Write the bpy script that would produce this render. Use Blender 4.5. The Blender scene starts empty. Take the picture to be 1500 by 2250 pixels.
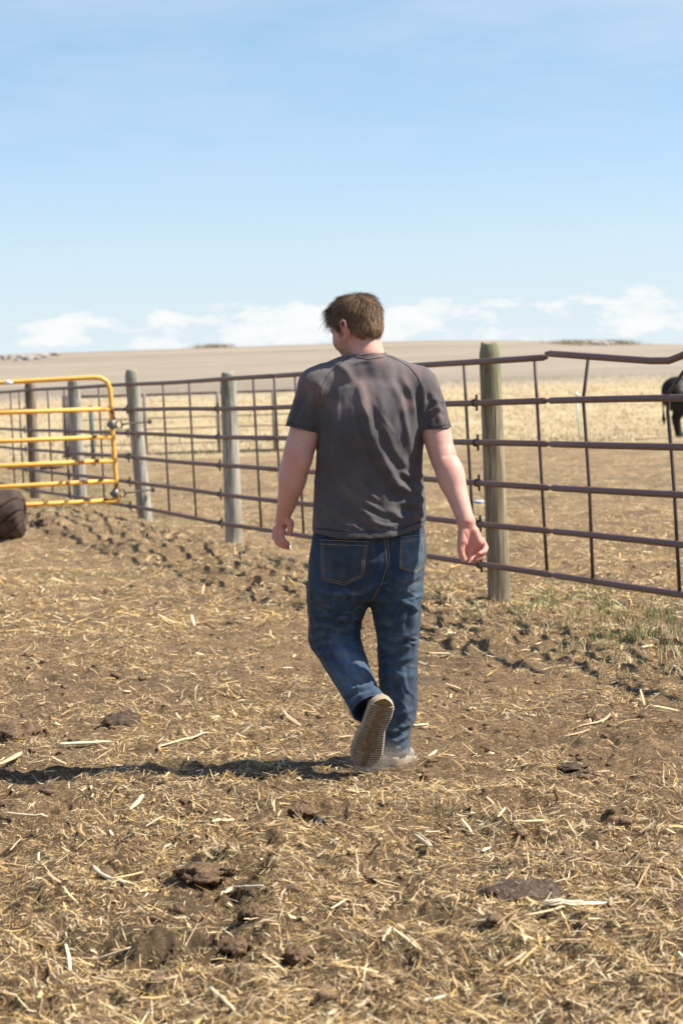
import bpy, math, random
import numpy as np
from mathutils import Vector
from mathutils.bvhtree import BVHTree
random.seed(7)
rng = np.random.default_rng(11)
C = bpy.context.scene.collection
scene = bpy.context.scene

# ------------------------------------------------------------------ camera
FPX = 5312.0                      # focal length in pixels of the 1500x2250 photograph (85 mm, 36 mm tall frame)
CAMZ = 1.37
PITCH = math.atan(249.0 / FPX)
ROLL = 0.033
Fw = np.array([0, math.cos(PITCH), -math.sin(PITCH)])
U0 = np.array([0, math.sin(PITCH), math.cos(PITCH)])
R0 = np.array([1.0, 0, 0])
Rt = math.cos(ROLL) * R0 - math.sin(ROLL) * U0
Up = math.sin(ROLL) * R0 + math.cos(ROLL) * U0
CAM = np.array([0, 0, CAMZ])
cam_d = bpy.data.cameras.new('camera'); cam = bpy.data.objects.new('camera', cam_d); C.objects.link(cam)
scene.camera = cam
from mathutils import Matrix
cam.matrix_world = Matrix(((Rt[0], Up[0], -Fw[0], 0), (Rt[1], Up[1], -Fw[1], 0), (Rt[2], Up[2], -Fw[2], CAMZ), (0, 0, 0, 1)))
cam_d.sensor_fit = 'VERTICAL'; cam_d.sensor_height = 36; cam_d.sensor_width = 24; cam_d.lens = 85
cam_d.clip_start = 0.1; cam_d.clip_end = 9000
cam_d.dof.use_dof = True; cam_d.dof.focus_distance = 8.85; cam_d.dof.aperture_fstop = 6.3

# ------------------------------------------------------------------ sun and sky
SUN_EL = math.radians(50); SUN_AZ = math.radians(92)      # compass angle from +Y towards +X
sd = np.array([math.cos(SUN_EL) * math.sin(SUN_AZ), math.cos(SUN_EL) * math.cos(SUN_AZ), math.sin(SUN_EL)])
sl = bpy.data.lights.new('sun', 'SUN'); sun = bpy.data.objects.new('sun', sl); C.objects.link(sun)
sl.energy = 5.0; sl.angle = math.radians(0.53); sl.color = (1.0, 0.93, 0.82)
sun.rotation_euler = Vector(sd).to_track_quat('Z', 'Y').to_euler(); sun.location = (6, -2, 9)
world = bpy.data.worlds.new('World'); scene.world = world; world.use_nodes = True
wn = world.node_tree; wn.nodes.clear()
def wnode(t, **k):
    n = wn.nodes.new(t)
    for a, b in k.items(): setattr(n, a, b)
    return n
def wmath(op, a, b=None, clamp=False):
    n = wnode('ShaderNodeMath', operation=op, use_clamp=clamp)
    for i, v in enumerate((a, b)):
        if v is None: continue
        if isinstance(v, (int, float)): n.inputs[i].default_value = v
        else: wn.links.new(v, n.inputs[i])
    return n.outputs[0]
def wramp(v, pts):
    n = wnode('ShaderNodeValToRGB'); wn.links.new(v, n.inputs[0])
    e = n.color_ramp.elements
    while len(e) < len(pts): e.new(0.5)
    for i, (p, c) in enumerate(pts):
        e[i].position = p; e[i].color = (c, c, c, 1) if isinstance(c, (int, float)) else (*c, 1)
    return n.outputs[0]
sky = wnode('ShaderNodeTexSky', sky_type='NISHITA'); sky.sun_disc = False
sky.sun_elevation = SUN_EL; sky.sun_rotation = SUN_AZ; sky.altitude = 900; sky.air_density = 1.0; sky.dust_density = 0.6; sky.ozone_density = 1.5
tc = wnode('ShaderNodeTexCoord'); sep = wnode('ShaderNodeSeparateXYZ'); wn.links.new(tc.outputs['Generated'], sep.inputs[0])
def wnoise(scale, detail, rough, sx, sy, sz, off=0.0):
    m = wnode('ShaderNodeMapping'); wn.links.new(tc.outputs['Generated'], m.inputs[0])
    m.inputs['Scale'].default_value = (sx, sy, sz); m.inputs['Location'].default_value = (off, off * .7, off * .3)
    n = wnode('ShaderNodeTexNoise'); wn.links.new(m.outputs[0], n.inputs['Vector'])
    n.inputs['Scale'].default_value = scale; n.inputs['Detail'].default_value = detail; n.inputs['Roughness'].default_value = rough
    return n.outputs['Fac']
elev = sep.outputs['Z']
# low row of small cumulus above the horizon
band = wramp(wmath('MULTIPLY', elev, 10), [(0.0, 0.0), (0.16, 0.55), (0.27, 1.0), (0.36, 1.0), (0.47, 0.0)])
n1 = wnoise(1.0, 8, 0.62, 34, 34, 85, 3.1)
nb = wnoise(1.0, 2, 0.5, 7, 7, 10, 3.1)
cum = wmath('ADD', n1, wmath('MULTIPLY', wmath('SUBTRACT', nb, 0.5), 0.55))
cum = wmath('ADD', cum, wmath('MULTIPLY', wmath('SUBTRACT', band, 1.0), 0.45))
cmask = wramp(cum, [(0.455, 0.0), (0.52, 0.7), (0.59, 1.0)])
n2 = wnoise(1.0, 6, 0.6, 5, 5, 24, 1.7)
cir = wmath('MULTIPLY', wramp(n2, [(0.42, 0.0), (0.70, 0.55)]), wramp(elev, [(0.06, 0.0), (0.14, 1.0)]))
mixc = wnode('ShaderNodeMixRGB'); wn.links.new(cmask, mixc.inputs[0])
mix2 = wnode('ShaderNodeMixRGB'); wn.links.new(cir, mix2.inputs[0])
tintn = wnode('ShaderNodeMixRGB', blend_type='MULTIPLY'); tintn.inputs[0].default_value = 1
wn.links.new(sky.outputs[0], tintn.inputs[1])
skyt = wramp(elev, [(0.0, (0.66, 0.78, 1.12)), (0.02, (0.68, 0.74, 0.98)), (0.035, (0.70, 0.72, 0.87)), (0.066, (0.76, 0.755, 0.83)), (0.165, (0.72, 0.79, 0.82)), (0.5, (0.9, 0.9, 0.96)), (1.0, (0.9, 0.9, 0.96))])
wn.links.new(skyt, tintn.inputs[2])
wn.links.new(tintn.outputs[0], mix2.inputs[1]); mix2.inputs[2].default_value = (3.7, 4.2, 4.9, 1)
wn.links.new(mix2.outputs[0], mixc.inputs[1]); mixc.inputs[2].default_value = (5.1, 5.2, 5.25, 1)
bg = wnode('ShaderNodeBackground'); bg.inputs['Strength'].default_value = 0.10
wn.links.new(mixc.outputs[0], bg.inputs[0])
wo = wnode('ShaderNodeOutputWorld'); wn.links.new(bg.outputs[0], wo.inputs[0])
scene.view_settings.view_transform = 'Standard'; scene.view_settings.look = 'None'
scene.view_settings.gamma = 1.0; scene.view_settings.exposure = 0.92; scene.view_settings.use_curve_mapping = False
scene.render.engine = 'CYCLES'

# ------------------------------------------------------------------ pixel helpers (photo pixels -> world, for laying out)
def P(px, py, d):
    v = Fw * FPX + Rt * (px - 750) - Up * (py - 1125)
    return CAM + v * (d / v[1])
def proj(v):
    q = v - CAM
    f = q @ Fw
    return 750 + FPX * (q @ Rt) / f, 1125 - FPX * (q @ Up) / f
def px_m(d): return FPX / d

# ------------------------------------------------------------------ noise
def _hash(ix, iy, s):
    h = (ix.astype(np.int64) * 374761393 + iy.astype(np.int64) * 668265263 + s * 144665) & 0xFFFFFFFF
    h = ((h ^ (h >> 13)) * 1274126177) & 0xFFFFFFFF
    h = (h ^ (h >> 16)) & 0xFFFFFFFF
    h = (h * 2246822519) & 0xFFFFFFFF
    return (h ^ (h >> 15)) & 0xFFFFFFFF
def perlin(x, y, s=0):
    x0 = np.floor(x); y0 = np.floor(y); fx = x - x0; fy = y - y0
    u = fx * fx * fx * (fx * (fx * 6 - 15) + 10); v = fy * fy * fy * (fy * (fy * 6 - 15) + 10)
    def g(i, j):
        a = _hash(x0 + i, y0 + j, s) * (2 * np.pi / 4294967296.0)
        return np.cos(a) * (fx - i) + np.sin(a) * (fy - j)
    a = g(0, 0); b = g(1, 0); c = g(0, 1); d = g(1, 1)
    return (a + u * (b - a) + v * ((c + u * (d - c)) - (a + u * (b - a)))) * 1.5
def fbm(x, y, s=0, o=4):
    r = 0; a = 1.0; t = 0
    for i in range(o):
        r = r + a * perlin(x * 2 ** i, y * 2 ** i, s + i * 7); t += a; a *= .5
    return r / t
def sstep(a, b, x):
    t = np.clip((x - a) / (b - a), 0, 1); return t * t * (3 - 2 * t)

# ------------------------------------------------------------------ terrain
FD = np.array([-30, 3, 13.2, 15.9, 22.5, 26.6, 29.8, 32.8, 36, 40, 46])
FX = np.array([16.2, 5.27, 1.87, 0.97, -1.05, -2.25, -3.26, -4.2, -5.07, -6.2, -7.8])
def fence_x(d): return np.interp(d, FD, FX)
_ty = np.linspace(-50, 4200, 42501)
_tz = np.interp(_ty, [-50, 11, 15.9, 22.5, 27, 30, 36, 50, 57, 65, 80, 95, 150, 215, 250, 268, 320, 600, 4200],
                [0, 0, -.03, .04, .08, .12, .14, .19, .27, .47, 1.0, 1.60, 3.9, 6.25, 7.05, 7.0, 5.0, -6, -40])
_k = np.exp(-0.5 * (np.arange(-60, 61) / 22.0) ** 2); _k /= _k.sum()
_tz = np.convolve(np.pad(_tz, 60, mode='edge'), _k, mode='valid')
def H(x, y):
    x = np.asarray(x, float); y = np.asarray(y, float)
    d = np.sqrt(x * x + y * y); sp = np.maximum(0.004, d * 0.0021)
    z = np.interp(y, _ty, _tz)
    z = z - 1.35 * sstep(8, 42, x * 250 / np.maximum(y, 60)) * sstep(120, 250, y)
    z = z + 0.12 * fbm(x * .02, y * .02, 40, 3) * sstep(60, 140, y)
    z = z + 0.05 * fbm(x * .15, y * .15, 41, 3) * sstep(13, 40, y)
    # trampled rise along the pen side of the fence
    fx = fence_x(y) - x
    z = z + (0.055 + 0.03 * perlin(x * 1.3, y * 1.3, 5)) * np.exp(-((fx - 0.75) / 0.5) ** 2) * sstep(13.5, 17, y) * sstep(34, 27, y)
    z = z + 0.035 * np.exp(-((x + .25) / .75) ** 2 - ((y - 8.15) / .28) ** 2)
    z = z + 0.03 * np.exp(-((x + .45) / .5) ** 2 - ((y - 7.0) / .35) ** 2)
    near = sstep(75, 45, d)
    cs = .37; ci = np.floor(x / cs); cj = np.floor(y / cs); pit = np.zeros_like(z)
    for a in (-1, 0, 1):
        for b in (-1, 0, 1):
            h1 = _hash(ci + a, cj + b, 91) / 4294967296.0; h2 = _hash(ci + a, cj + b, 92) / 4294967296.0; h3 = _hash(ci + a, cj + b, 93) / 4294967296.0
            dx = x - (ci + a + h1) * cs; dy = (y - (cj + b + h2) * cs) * (.75 + .5 * h1); r2 = (dx * dx + dy * dy) / (.040 + .025 * h3) ** 2
            pit = pit + (h3 > .5) * (-.021 * np.exp(-r2 * r2) + .009 * np.exp(-(np.sqrt(r2) - 1.45) ** 2 / .10))
    z = z + pit * sstep(48, 30, d) * (1 - .6 * sstep(13, 17, y)) * (.4 + .9 * sstep(-.2, .3, fbm(x * .9, y * .9, 17, 2)))
    rough = 0.55 + 0.9 * np.clip(fbm(x * .8, y * .8, 9, 2) + .35, 0, 1)
    rough = rough * (1 + .45 * np.exp(-((fx - 0.8) / 0.8) ** 2) * sstep(11, 15, y))
    def oc(lam, amp, s, ridged=False):
        w = np.clip(lam / (2.6 * sp) - .4, 0, 1)
        n = perlin(x / lam, y / lam, s)
        if ridged: n = 0.35 - np.abs(n) * 1.5
        return amp * w * n
    pat = sstep(-.15, .35, fbm(x * 2.6, y * 2.6, 15, 2))
    z = z + near * (oc(.9, .022, 1) + rough * (1 + .5 * sstep(9, 7.4, y)) * (oc(.34, .026, 2) + oc(.15, .026, 3) + oc(.22, .012, 13, True) + (.4 + 1.1 * pat) * (oc(.075, .022, 4, True) + oc(.036, .015, 5, True) + oc(.018, .006, 6, True))))
    return z

# ------------------------------------------------------------------ object helpers
def tag(o, label=None, cat=None, group=None, kind=None):
    if label: o['label'] = label
    if cat: o['category'] = cat
    if group: o['group'] = group
    if kind: o['kind'] = kind
    return o
def empty(name, loc, label=None, cat=None, group=None):
    o = bpy.data.objects.new(name, None); C.objects.link(o); o.location = tuple(float(a) for a in loc); o.empty_display_size = .1
    return tag(o, label, cat, group)
def rootloc(p):
    while p.parent is not None: p = p.parent
    return np.array(p.location)
class MB:
    """collects vertices and faces, then links them as one mesh object"""
    def __init__(s): s.v = []; s.f = {3: [], 4: []}; s.c = []; s.n = 0
    def add(s, v, f, col=None):
        v = np.asarray(v, float).reshape(-1, 3); f = np.asarray(f, int)
        s.v.append(v)
        if len(f): s.f[f.shape[1]].append(f + s.n)
        s.n += len(v)
        if col is not None:
            col = np.asarray(col, float)
            s.c.append(np.broadcast_to(col, (len(v), 3)) if col.ndim == 1 else col)
    def mesh(s, name, org=(0, 0, 0), smooth=True):
        me = bpy.data.meshes.new(name)
        v = np.concatenate(s.v) - np.asarray(org, float)
        me.vertices.add(len(v)); me.vertices.foreach_set('co', v.astype(np.float32).ravel())
        q = [np.concatenate(s.f[k]) for k in (3, 4) if s.f[k]]
        li = np.concatenate([a.ravel() for a in q]).astype(np.int32)
        tot = np.concatenate([np.full(len(a), a.shape[1]) for a in q]).astype(np.int32)
        st = np.concatenate([[0], np.cumsum(tot)[:-1]]).astype(np.int32)
        me.loops.add(len(li)); me.loops.foreach_set('vertex_index', li)
        me.polygons.add(len(tot)); me.polygons.foreach_set('loop_start', st); me.polygons.foreach_set('loop_total', tot)
        me.update(calc_edges=True)
        if smooth: me.polygons.foreach_set('use_smooth', np.ones(len(tot), bool))
        if s.c:
            c = np.concatenate(s.c); a = me.color_attributes.new('tint', 'FLOAT_COLOR', 'POINT')
            a.data.foreach_set('color', np.concatenate([c, np.ones((len(c), 1))], 1).astype(np.float32).ravel())
        return me
    def build(s, name, mat, parent=None, loc=None, smooth=True):
        org = rootloc(parent) if parent is not None else (np.zeros(3) if loc is None else np.asarray(loc, float))
        me = s.mesh(name, org, smooth); me.materials.append(mat)
        o = bpy.data.objects.new(name, me); C.objects.link(o)
        if parent is not None: o.parent = parent
        elif loc is not None: o.location = tuple(float(a) for a in loc)
        return o
    def tube(s, pts, r, seg=10, caps=True, ru=None, udir=None, col=None, jag=0):
        pts = np.asarray(pts, float); n = len(pts); r = np.broadcast_to(np.asarray(r, float), (n,))
        rv = r if ru is None else np.broadcast_to(np.asarray(ru, float), (n,))
        t = np.gradient(pts, axis=0); t /= np.linalg.norm(t, axis=1)[:, None] + 1e-12
        ref = np.array([0, 0, 1.0]) if udir is None else np.asarray(udir, float)
        if udir is None and abs(t[0] @ ref) > .9: ref = np.array([1.0, 0, 0])
        V = []
        for i in range(n):
            a = np.cross(t[i], ref); a /= np.linalg.norm(a) + 1e-12; b = np.cross(a, t[i])
            th = np.arange(seg) * 2 * np.pi / seg
            off = 0
            if jag and i in (0, n - 1): off = (rng.random(seg)[:, None] - .5) * jag * t[i]
            V.append(pts[i] + np.outer(np.cos(th) * rv[i], a) + np.outer(np.sin(th) * r[i], b) + off)
        V = np.concatenate(V); F = []
        i, j = np.meshgrid(np.arange(n - 1), np.arange(seg), indexing='ij'); i = i.ravel(); j = j.ravel(); k = (j + 1) % seg
        F = np.stack([i * seg + j, (i + 1) * seg + j, (i + 1) * seg + k, i * seg + k], 1)
        if caps:
            V = np.concatenate([V, pts[:1], pts[-1:]]); a = np.arange(seg); b = (a + 1) % seg
            T = np.concatenate([np.stack([a, b, np.full(seg, n * seg)], 1), np.stack([b + (n - 1) * seg, a + (n - 1) * seg, np.full(seg, n * seg + 1)], 1)])
            b0 = s.n; s.add(V, F, col); s.f[3].append(T + b0)
        else: s.add(V, F, col)
    def grid(s, V, nu, nv, col=None, flip=False):
        i, j = np.meshgrid(np.arange(nu - 1), np.arange(nv - 1), indexing='ij'); i = i.ravel(); j = j.ravel()
        F = np.stack([i * nv + j, (i + 1) * nv + j, (i + 1) * nv + j + 1, i * nv + j + 1], 1)
        s.add(V, F[:, ::-1] if flip else F, col)

# ------------------------------------------------------------------ materials
def mat(name, col=(.5, .5, .5), rough=.8, spec=.3, attr=False, noise=(), bump=(), metal=0, sss=0, sheen=0, coord='Object', mapping=None):
    """noise: (scale, detail, lo, hi, colour) mixes a colour in; bump: (scale, strength, distance)"""
    m = bpy.data.materials.new(name); m.use_nodes = True; t = m.node_tree; b = t.nodes['Principled BSDF']
    b.inputs['Roughness'].default_value = rough; b.inputs['Specular IOR Level'].default_value = spec; b.inputs['Metallic'].default_value = metal
    if sss: b.inputs['Subsurface Weight'].default_value = sss; b.inputs['Subsurface Radius'].default_value = (.012, .005, .003); b.inputs['Subsurface Scale'].default_value = .6
    if sheen: b.inputs['Sheen Weight'].default_value = sheen; b.inputs['Sheen Roughness'].default_value = .6
    tcn = t.nodes.new('ShaderNodeTexCoord'); vec = tcn.outputs[coord]
    if mapping:
        mp = t.nodes.new('ShaderNodeMapping'); t.links.new(vec, mp.inputs[0]); mp.inputs['Scale'].default_value = mapping; vec = mp.outputs[0]
    if attr:
        a = t.nodes.new('ShaderNodeAttribute'); a.attribute_name = 'tint'; cur = a.outputs['Color']
    else:
        a = t.nodes.new('ShaderNodeRGB'); a.outputs[0].default_value = (*col, 1); cur = a.outputs[0]
    for (sc, det, lo, hi, c) in noise:
        n = t.nodes.new('ShaderNodeTexNoise'); n.inputs['Scale'].default_value = sc; n.inputs['Detail'].default_value = det; n.inputs['Roughness'].default_value = .6
        t.links.new(vec, n.inputs['Vector'])
        r = t.nodes.new('ShaderNodeValToRGB'); r.color_ramp.elements[0].position = lo; r.color_ramp.elements[1].position = hi
        r.color_ramp.elements[0].color = (0, 0, 0, 1); r.color_ramp.elements[1].color = (1, 1, 1, 1) if len(c) == 3 else (c[3], c[3], c[3], 1)
        t.links.new(n.outputs['Fac'], r.inputs[0])
        x = t.nodes.new('ShaderNodeMixRGB'); t.links.new(r.outputs[0], x.inputs[0]); t.links.new(cur, x.inputs[1]); x.inputs[2].default_value = (*c[:3], 1)
        cur = x.outputs[0]
    t.links.new(cur, b.inputs['Base Color'])
    prev = None
    for (sc, st, dist) in bump:
        n = t.nodes.new('ShaderNodeTexNoise'); n.inputs['Scale'].default_value = sc; n.inputs['Detail'].default_value = 4; t.links.new(vec, n.inputs['Vector'])
        bp = t.nodes.new('ShaderNodeBump'); bp.inputs['Strength'].default_value = st; bp.inputs['Distance'].default_value = dist
        t.links.new(n.outputs['Fac'], bp.inputs['Height'])
        if prev: t.links.new(prev, bp.inputs['Normal'])
        prev = bp.outputs[0]
    if prev: t.links.new(prev, b.inputs['Normal'])
    return m

M = {}
M['straw'] = mat('straw', attr=True, rough=.55, spec=.4)
M['chip'] = mat('stalk', attr=True, rough=.6, spec=.35, noise=[(90, 4, .45, .7, (.30, .20, .10, .6))], bump=[(200, .4, .002)])
M['dung'] = mat('manure', (.11, .068, .041), rough=.9, spec=.12, noise=[(25, 5, .45, .7, (.17, .115, .072)), (140, 3, .6, .68, (.38, .27, .13, .8))], bump=[(60, .7, .012), (220, .5, .004)])
M['crust'] = mat('wet_crust', (.060, .040, .028), rough=.8, spec=.15, noise=[(30, 5, .45, .7, (.105, .075, .055)), (90, 4, .58, .68, (.30, .21, .12, .7))], bump=[(50, .5, .01), (200, .4, .004)])
M['rail'] = mat('rusty_pipe', (.13, .065, .05), rough=.5, spec=.45, noise=[(14, 5, .42, .65, (.13, .065, .045)), (50, 4, .55, .75, (.05, .032, .03))], bump=[(120, .3, .002)])
M['rod'] = mat('dark_rod', (.055, .042, .038), rough=.6, spec=.4, noise=[(20, 4, .45, .7, (.11, .065, .05))])
M['gate'] = mat('gate_paint', (.84, .44, .085), rough=.55, spec=.35, noise=[(4.5, 5, .60, .66, (.42, .14, .04)), (30, 4, .66, .72, (.2, .08, .04)), (9, 3, .5, .8, (.82, .42, .08))])
M['gate_rust'] = mat('gate_rust', (.36, .15, .06), rough=.8, noise=[(40, 4, .4, .7, (.10, .05, .04))])
M['zinc'] = mat('zinc', (.22, .23, .23), rough=.5, metal=.5, noise=[(60, 3, .4, .7, (.10, .10, .10))])
M['tyre'] = mat('tyre_rubber', (.045, .028, .021), rough=.8, noise=[(9, 5, .4, .7, (.10, .065, .048)), (60, 3, .6, .75, (.20, .15, .10, .5))], bump=[(60, .4, .006)])
M['band'] = mat('sticker', (.78, .80, .78), rough=.5)
M['rock'] = mat('field_rock', (.34, .30, .25), rough=.9, noise=[(2.5, 5, .4, .65, (.22, .19, .17)), (8, 4, .5, .7, (.55, .5, .45))], bump=[(4, .6, .1)])
M['scrub'] = mat('scrub', (.10, .11, .06), rough=.9, noise=[(3, 3, .4, .7, (.22, .19, .11))])
M['cow'] = mat('black_hide', (.006, .005, .005), rough=.55, spec=.18, noise=[(5, 3, .45, .75, (.022, .016, .014))], bump=[(40, .3, .01)])
M['hoof'] = mat('hoof', (.03, .025, .02), rough=.5)
M['eye'] = mat('dark_eye', (.01, .008, .006), rough=.1, spec=.6)
M['tpost'] = mat('steel_post', (.05, .10, .10), rough=.6, noise=[(8, 3, .4, .7, (.09, .08, .07))])
M['white_post'] = mat('step_in_post', (.55, .60, .50), rough=.5)
M['farpipe'] = mat('far_pipe', (.20, .17, .15), rough=.6, noise=[(5, 3, .4, .7, (.13, .09, .075))])
M['plastic'] = mat('pale_plastic', (.50, .58, .66), rough=.35)
M['yellow_leaf'] = mat('yellow_husk', (.62, .42, .12), rough=.6)
M['stone'] = mat('dark_stone', (.035, .04, .05), rough=.6, noise=[(60, 3, .4, .7, (.10, .10, .11))], bump=[(60, .5, .005)])
# weathered round timber: grain runs up the post
def post_mat(name, base, green, gtop):
    m = mat(name, base, rough=.85, noise=[(38, 6, .40, .60, tuple(c * .36 for c in base)), (60, 4, .56, .72, tuple(min(.8, c * 1.5) for c in base)), (9, 4, .48, .75, (*[c * .62 for c in base], .7))], bump=[(45, .8, .012), (110, .5, .004)], mapping=(1, 1, .07))
    t = m.node_tree; b = t.nodes['Principled BSDF']; src = b.inputs['Base Color'].links[0].from_socket
    tcn = t.nodes.new('ShaderNodeTexCoord'); sp = t.nodes.new('ShaderNodeSeparateXYZ'); t.links.new(tcn.outputs['Object'], sp.inputs[0])
    n = t.nodes.new('ShaderNodeTexNoise'); n.inputs['Scale'].default_value = 11; n.inputs['Detail'].default_value = 5; t.links.new(tcn.outputs['Object'], n.inputs['Vector'])
    a = t.nodes.new('ShaderNodeMapRange'); a.inputs[1].default_value = gtop - 1.0; a.inputs[2].default_value = gtop; t.links.new(sp.outputs['Z'], a.inputs[0])
    mu = t.nodes.new('ShaderNodeMath'); mu.operation = 'MULTIPLY'; t.links.new(a.outputs[0], mu.inputs[0])
    r = t.nodes.new('ShaderNodeValToRGB'); r.color_ramp.elements[0].position = .34; r.color_ramp.elements[1].position = .62; t.links.new(n.outputs['Fac'], r.inputs[0]); t.links.new(r.outputs[0], mu.inputs[1])
    x = t.nodes.new('ShaderNodeMixRGB'); t.links.new(mu.outputs[0], x.inputs[0]); t.links.new(src, x.inputs[1]); x.inputs[2].default_value = (*green, 1)
    t.links.new(x.outputs[0], b.inputs['Base Color'])
    return m
M['post'] = post_mat('weathered_timber', (.33, .27, .175), (.175, .19, .105), 1.75)
M['post_grey'] = post_mat('grey_timber', (.44, .41, .34), (.18, .21, .14), 1.85)
M['post_brown'] = post_mat('brown_timber', (.27, .21, .15), (.14, .15, .09), 2.6)
M['skin'] = mat('skin', attr=True, rough=.52, spec=.35, sss=.22, noise=[(70, 4, .5, .8, (.52, .24, .18, .32)), (26, 3, .5, .75, (.66, .43, .34, .4)), (400, 2, .62, .7, (.30, .16, .10, .35))], bump=[(300, .3, .0015), (90, .15, .002)])
M['shirt'] = mat('grey_jersey', attr=True, rough=.92, spec=.12, sheen=.12, noise=[(500, 2, .45, .62, (.045, .040, .042, .55)), (14, 4, .5, .75, (.12, .105, .10, .35))], bump=[(700, .35, .0012), (60, .18, .003)])
M['seam'] = mat('navy_thread', (.030, .030, .065), rough=.8)
M['denim'] = mat('denim', attr=True, rough=.88, spec=.15, sheen=.06, noise=[(420, 2, .42, .65, (.02, .038, .07, .5)), (18, 5, .52, .72, (.10, .085, .065, .38))], bump=[(600, .4, .0014), (45, .3, .004)])
M['stitch'] = mat('tan_thread', (.27, .20, .13), rough=.8)
M['shoe'] = mat('dusty_knit', (.27, .235, .20), rough=.9, noise=[(30, 4, .4, .7, (.19, .165, .14)), (160, 3, .4, .6, (.33, .29, .24))], bump=[(250, .4, .002)])
M['sole'] = mat('dusty_rubber', (.37, .30, .21), rough=.8, noise=[(22, 5, .46, .72, (.26, .19, .12)), (70, 3, .6, .75, (.36, .29, .2))], bump=[(120, .3, .002)])
M['hair'] = mat('brown_hair', attr=True, rough=.6, spec=.12)
# ------------------------------------------------------------------ ground sheet
def ground_material():
    m = bpy.data.materials.new('ground'); m.use_nodes = True; t = m.node_tree; b = t.nodes['Principled BSDF']
    b.inputs['Roughness'].default_value = .95; b.inputs['Specular IOR Level'].default_value = .12
    L = t.links.new
    geo = t.nodes.new('ShaderNodeNewGeometry'); pos = geo.outputs['Position']
    sp = t.nodes.new('ShaderNodeSeparateXYZ'); L(pos, sp.inputs[0])
    def noise(sc, det=5, rough=.6, scale=None):
        n = t.nodes.new('ShaderNodeTexNoise'); n.inputs['Scale'].default_value = sc; n.inputs['Detail'].default_value = det; n.inputs['Roughness'].default_value = rough
        v = pos
        if scale: mp = t.nodes.new('ShaderNodeMapping'); L(pos, mp.inputs[0]); mp.inputs['Scale'].default_value = scale; v = mp.outputs[0]
        L(v, n.inputs['Vector']); return n.outputs['Fac']
    def ramp(v, pts):
        n = t.nodes.new('ShaderNodeValToRGB'); L(v, n.inputs[0]); e = n.color_ramp.elements
        while len(e) < len(pts): e.new(.5)
        for i, (p, c) in enumerate(pts): e[i].position = p; e[i].color = (c, c, c, 1) if isinstance(c, (int, float)) else (*c, 1)
        return n.outputs[0]
    def mix(f, a, c):
        n = t.nodes.new('ShaderNodeMixRGB'); L(f, n.inputs[0]); 
        for i, s in ((1, a), (2, c)):
            if isinstance(s, tuple): n.inputs[i].default_value = (*s, 1)
            else: L(s, n.inputs[i])
        return n.outputs[0]
    def mth(op, a, c):
        n = t.nodes.new('ShaderNodeMath'); n.operation = op
        for i, s in ((0, a), (1, c)):
            if isinstance(s, (int, float)): n.inputs[i].default_value = s
            else: L(s, n.inputs[i])
        return n.outputs[0]
    soil = ramp(noise(2.2, 6), [(.30, (.092, .056, .031)), (.50, (.165, .106, .058)), (.70, (.27, .18, .098))])
    soil = mix(ramp(noise(26, 6, .7), [(.42, 0.0), (.66, .8)]), soil, (.070, .042, .027))
    soil = mix(ramp(noise(70, 5, .7), [(.50, 0.0), (.62, .8)]), soil, (.48, .33, .16))
    soil = mix(ramp(noise(260, 3, .7), [(.53, 0.0), (.62, .7)]), soil, (.52, .37, .19))
    # far part of the yard carries pale trampled litter
    fary = t.nodes.new('ShaderNodeMapRange'); L(sp.outputs['Y'], fary.inputs[0]); fary.inputs[1].default_value = 14; fary.inputs[2].default_value = 30; fary.inputs[3].default_value = 0; fary.inputs[4].default_value = 1
    lit = mth('MULTIPLY', fary.outputs[0], ramp(noise(1.6, 6, .7), [(.38, 0.0), (.64, .7)]))
    soil = mix(lit, soil, (.34, .265, .16))
    soil = mix(ramp(noise(1.1, 6, .75), [(.46, 0.0), (.62, .7)]), soil, (.115, .082, .053))
    gm = mth('MULTIPLY', ramp(noise(.35, 4), [(.56, 0.0), (.68, .55)]), fary.outputs[0])
    soil = mix(gm, soil, (.16, .17, .07))
    dry = ramp(noise(.9, 6, .7, (1, .45, 1)), [(.30, (.32, .24, .13)), (.5, (.42, .33, .19)), (.7, (.50, .41, .26))])
    dry = mix(ramp(noise(.12, 4), [(.52, 0.0), (.72, .45)]), dry, (.38, .31, .19))
    stub = ramp(noise(.05, 5, .65, (.35, 1.6, 1)), [(.3, (.225, .185, .138)), (.5, (.285, .24, .182)), (.7, (.35, .30, .235))])
    stub = mix(ramp(noise(1.0, 4, .7, (.15, 1.0, 1)), [(.45, 0.0), (.65, .5)]), stub, (.17, .142, .105))
    yy = mth('ADD', sp.outputs['Y'], mth('MULTIPLY', noise(.5, 5), 12.0))
    f1 = t.nodes.new('ShaderNodeMapRange'); L(yy, f1.inputs[0]); f1.inputs[1].default_value = 56; f1.inputs[2].default_value = 61
    f2 = t.nodes.new('ShaderNodeMapRange'); L(yy, f2.inputs[0]); f2.inputs[1].default_value = 98; f2.inputs[2].default_value = 108
    col = mix(f1.outputs[0], soil, dry); col = mix(f2.outputs[0], col, stub)
    L(col, b.inputs['Base Color'])
    bp = t.nodes.new('ShaderNodeBump'); bp.inputs['Strength'].default_value = .9; bp.inputs['Distance'].default_value = .012; L(noise(55, 6, .75), bp.inputs['Height'])
    bp2 = t.nodes.new('ShaderNodeBump'); bp2.inputs['Strength'].default_value = .7; bp2.inputs['Distance'].default_value = .004; L(noise(220, 4, .75), bp2.inputs['Height']); L(bp.outputs[0], bp2.inputs['Normal'])
    L(bp2.outputs[0], b.inputs['Normal'])
    return m
M['ground'] = ground_material()
def geo(a, b, st): 
    n = max(2, int(math.ceil(math.log(b / a) / st))); return a * np.exp(np.linspace(0, math.log(b / a), n, endpoint=False))
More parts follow.
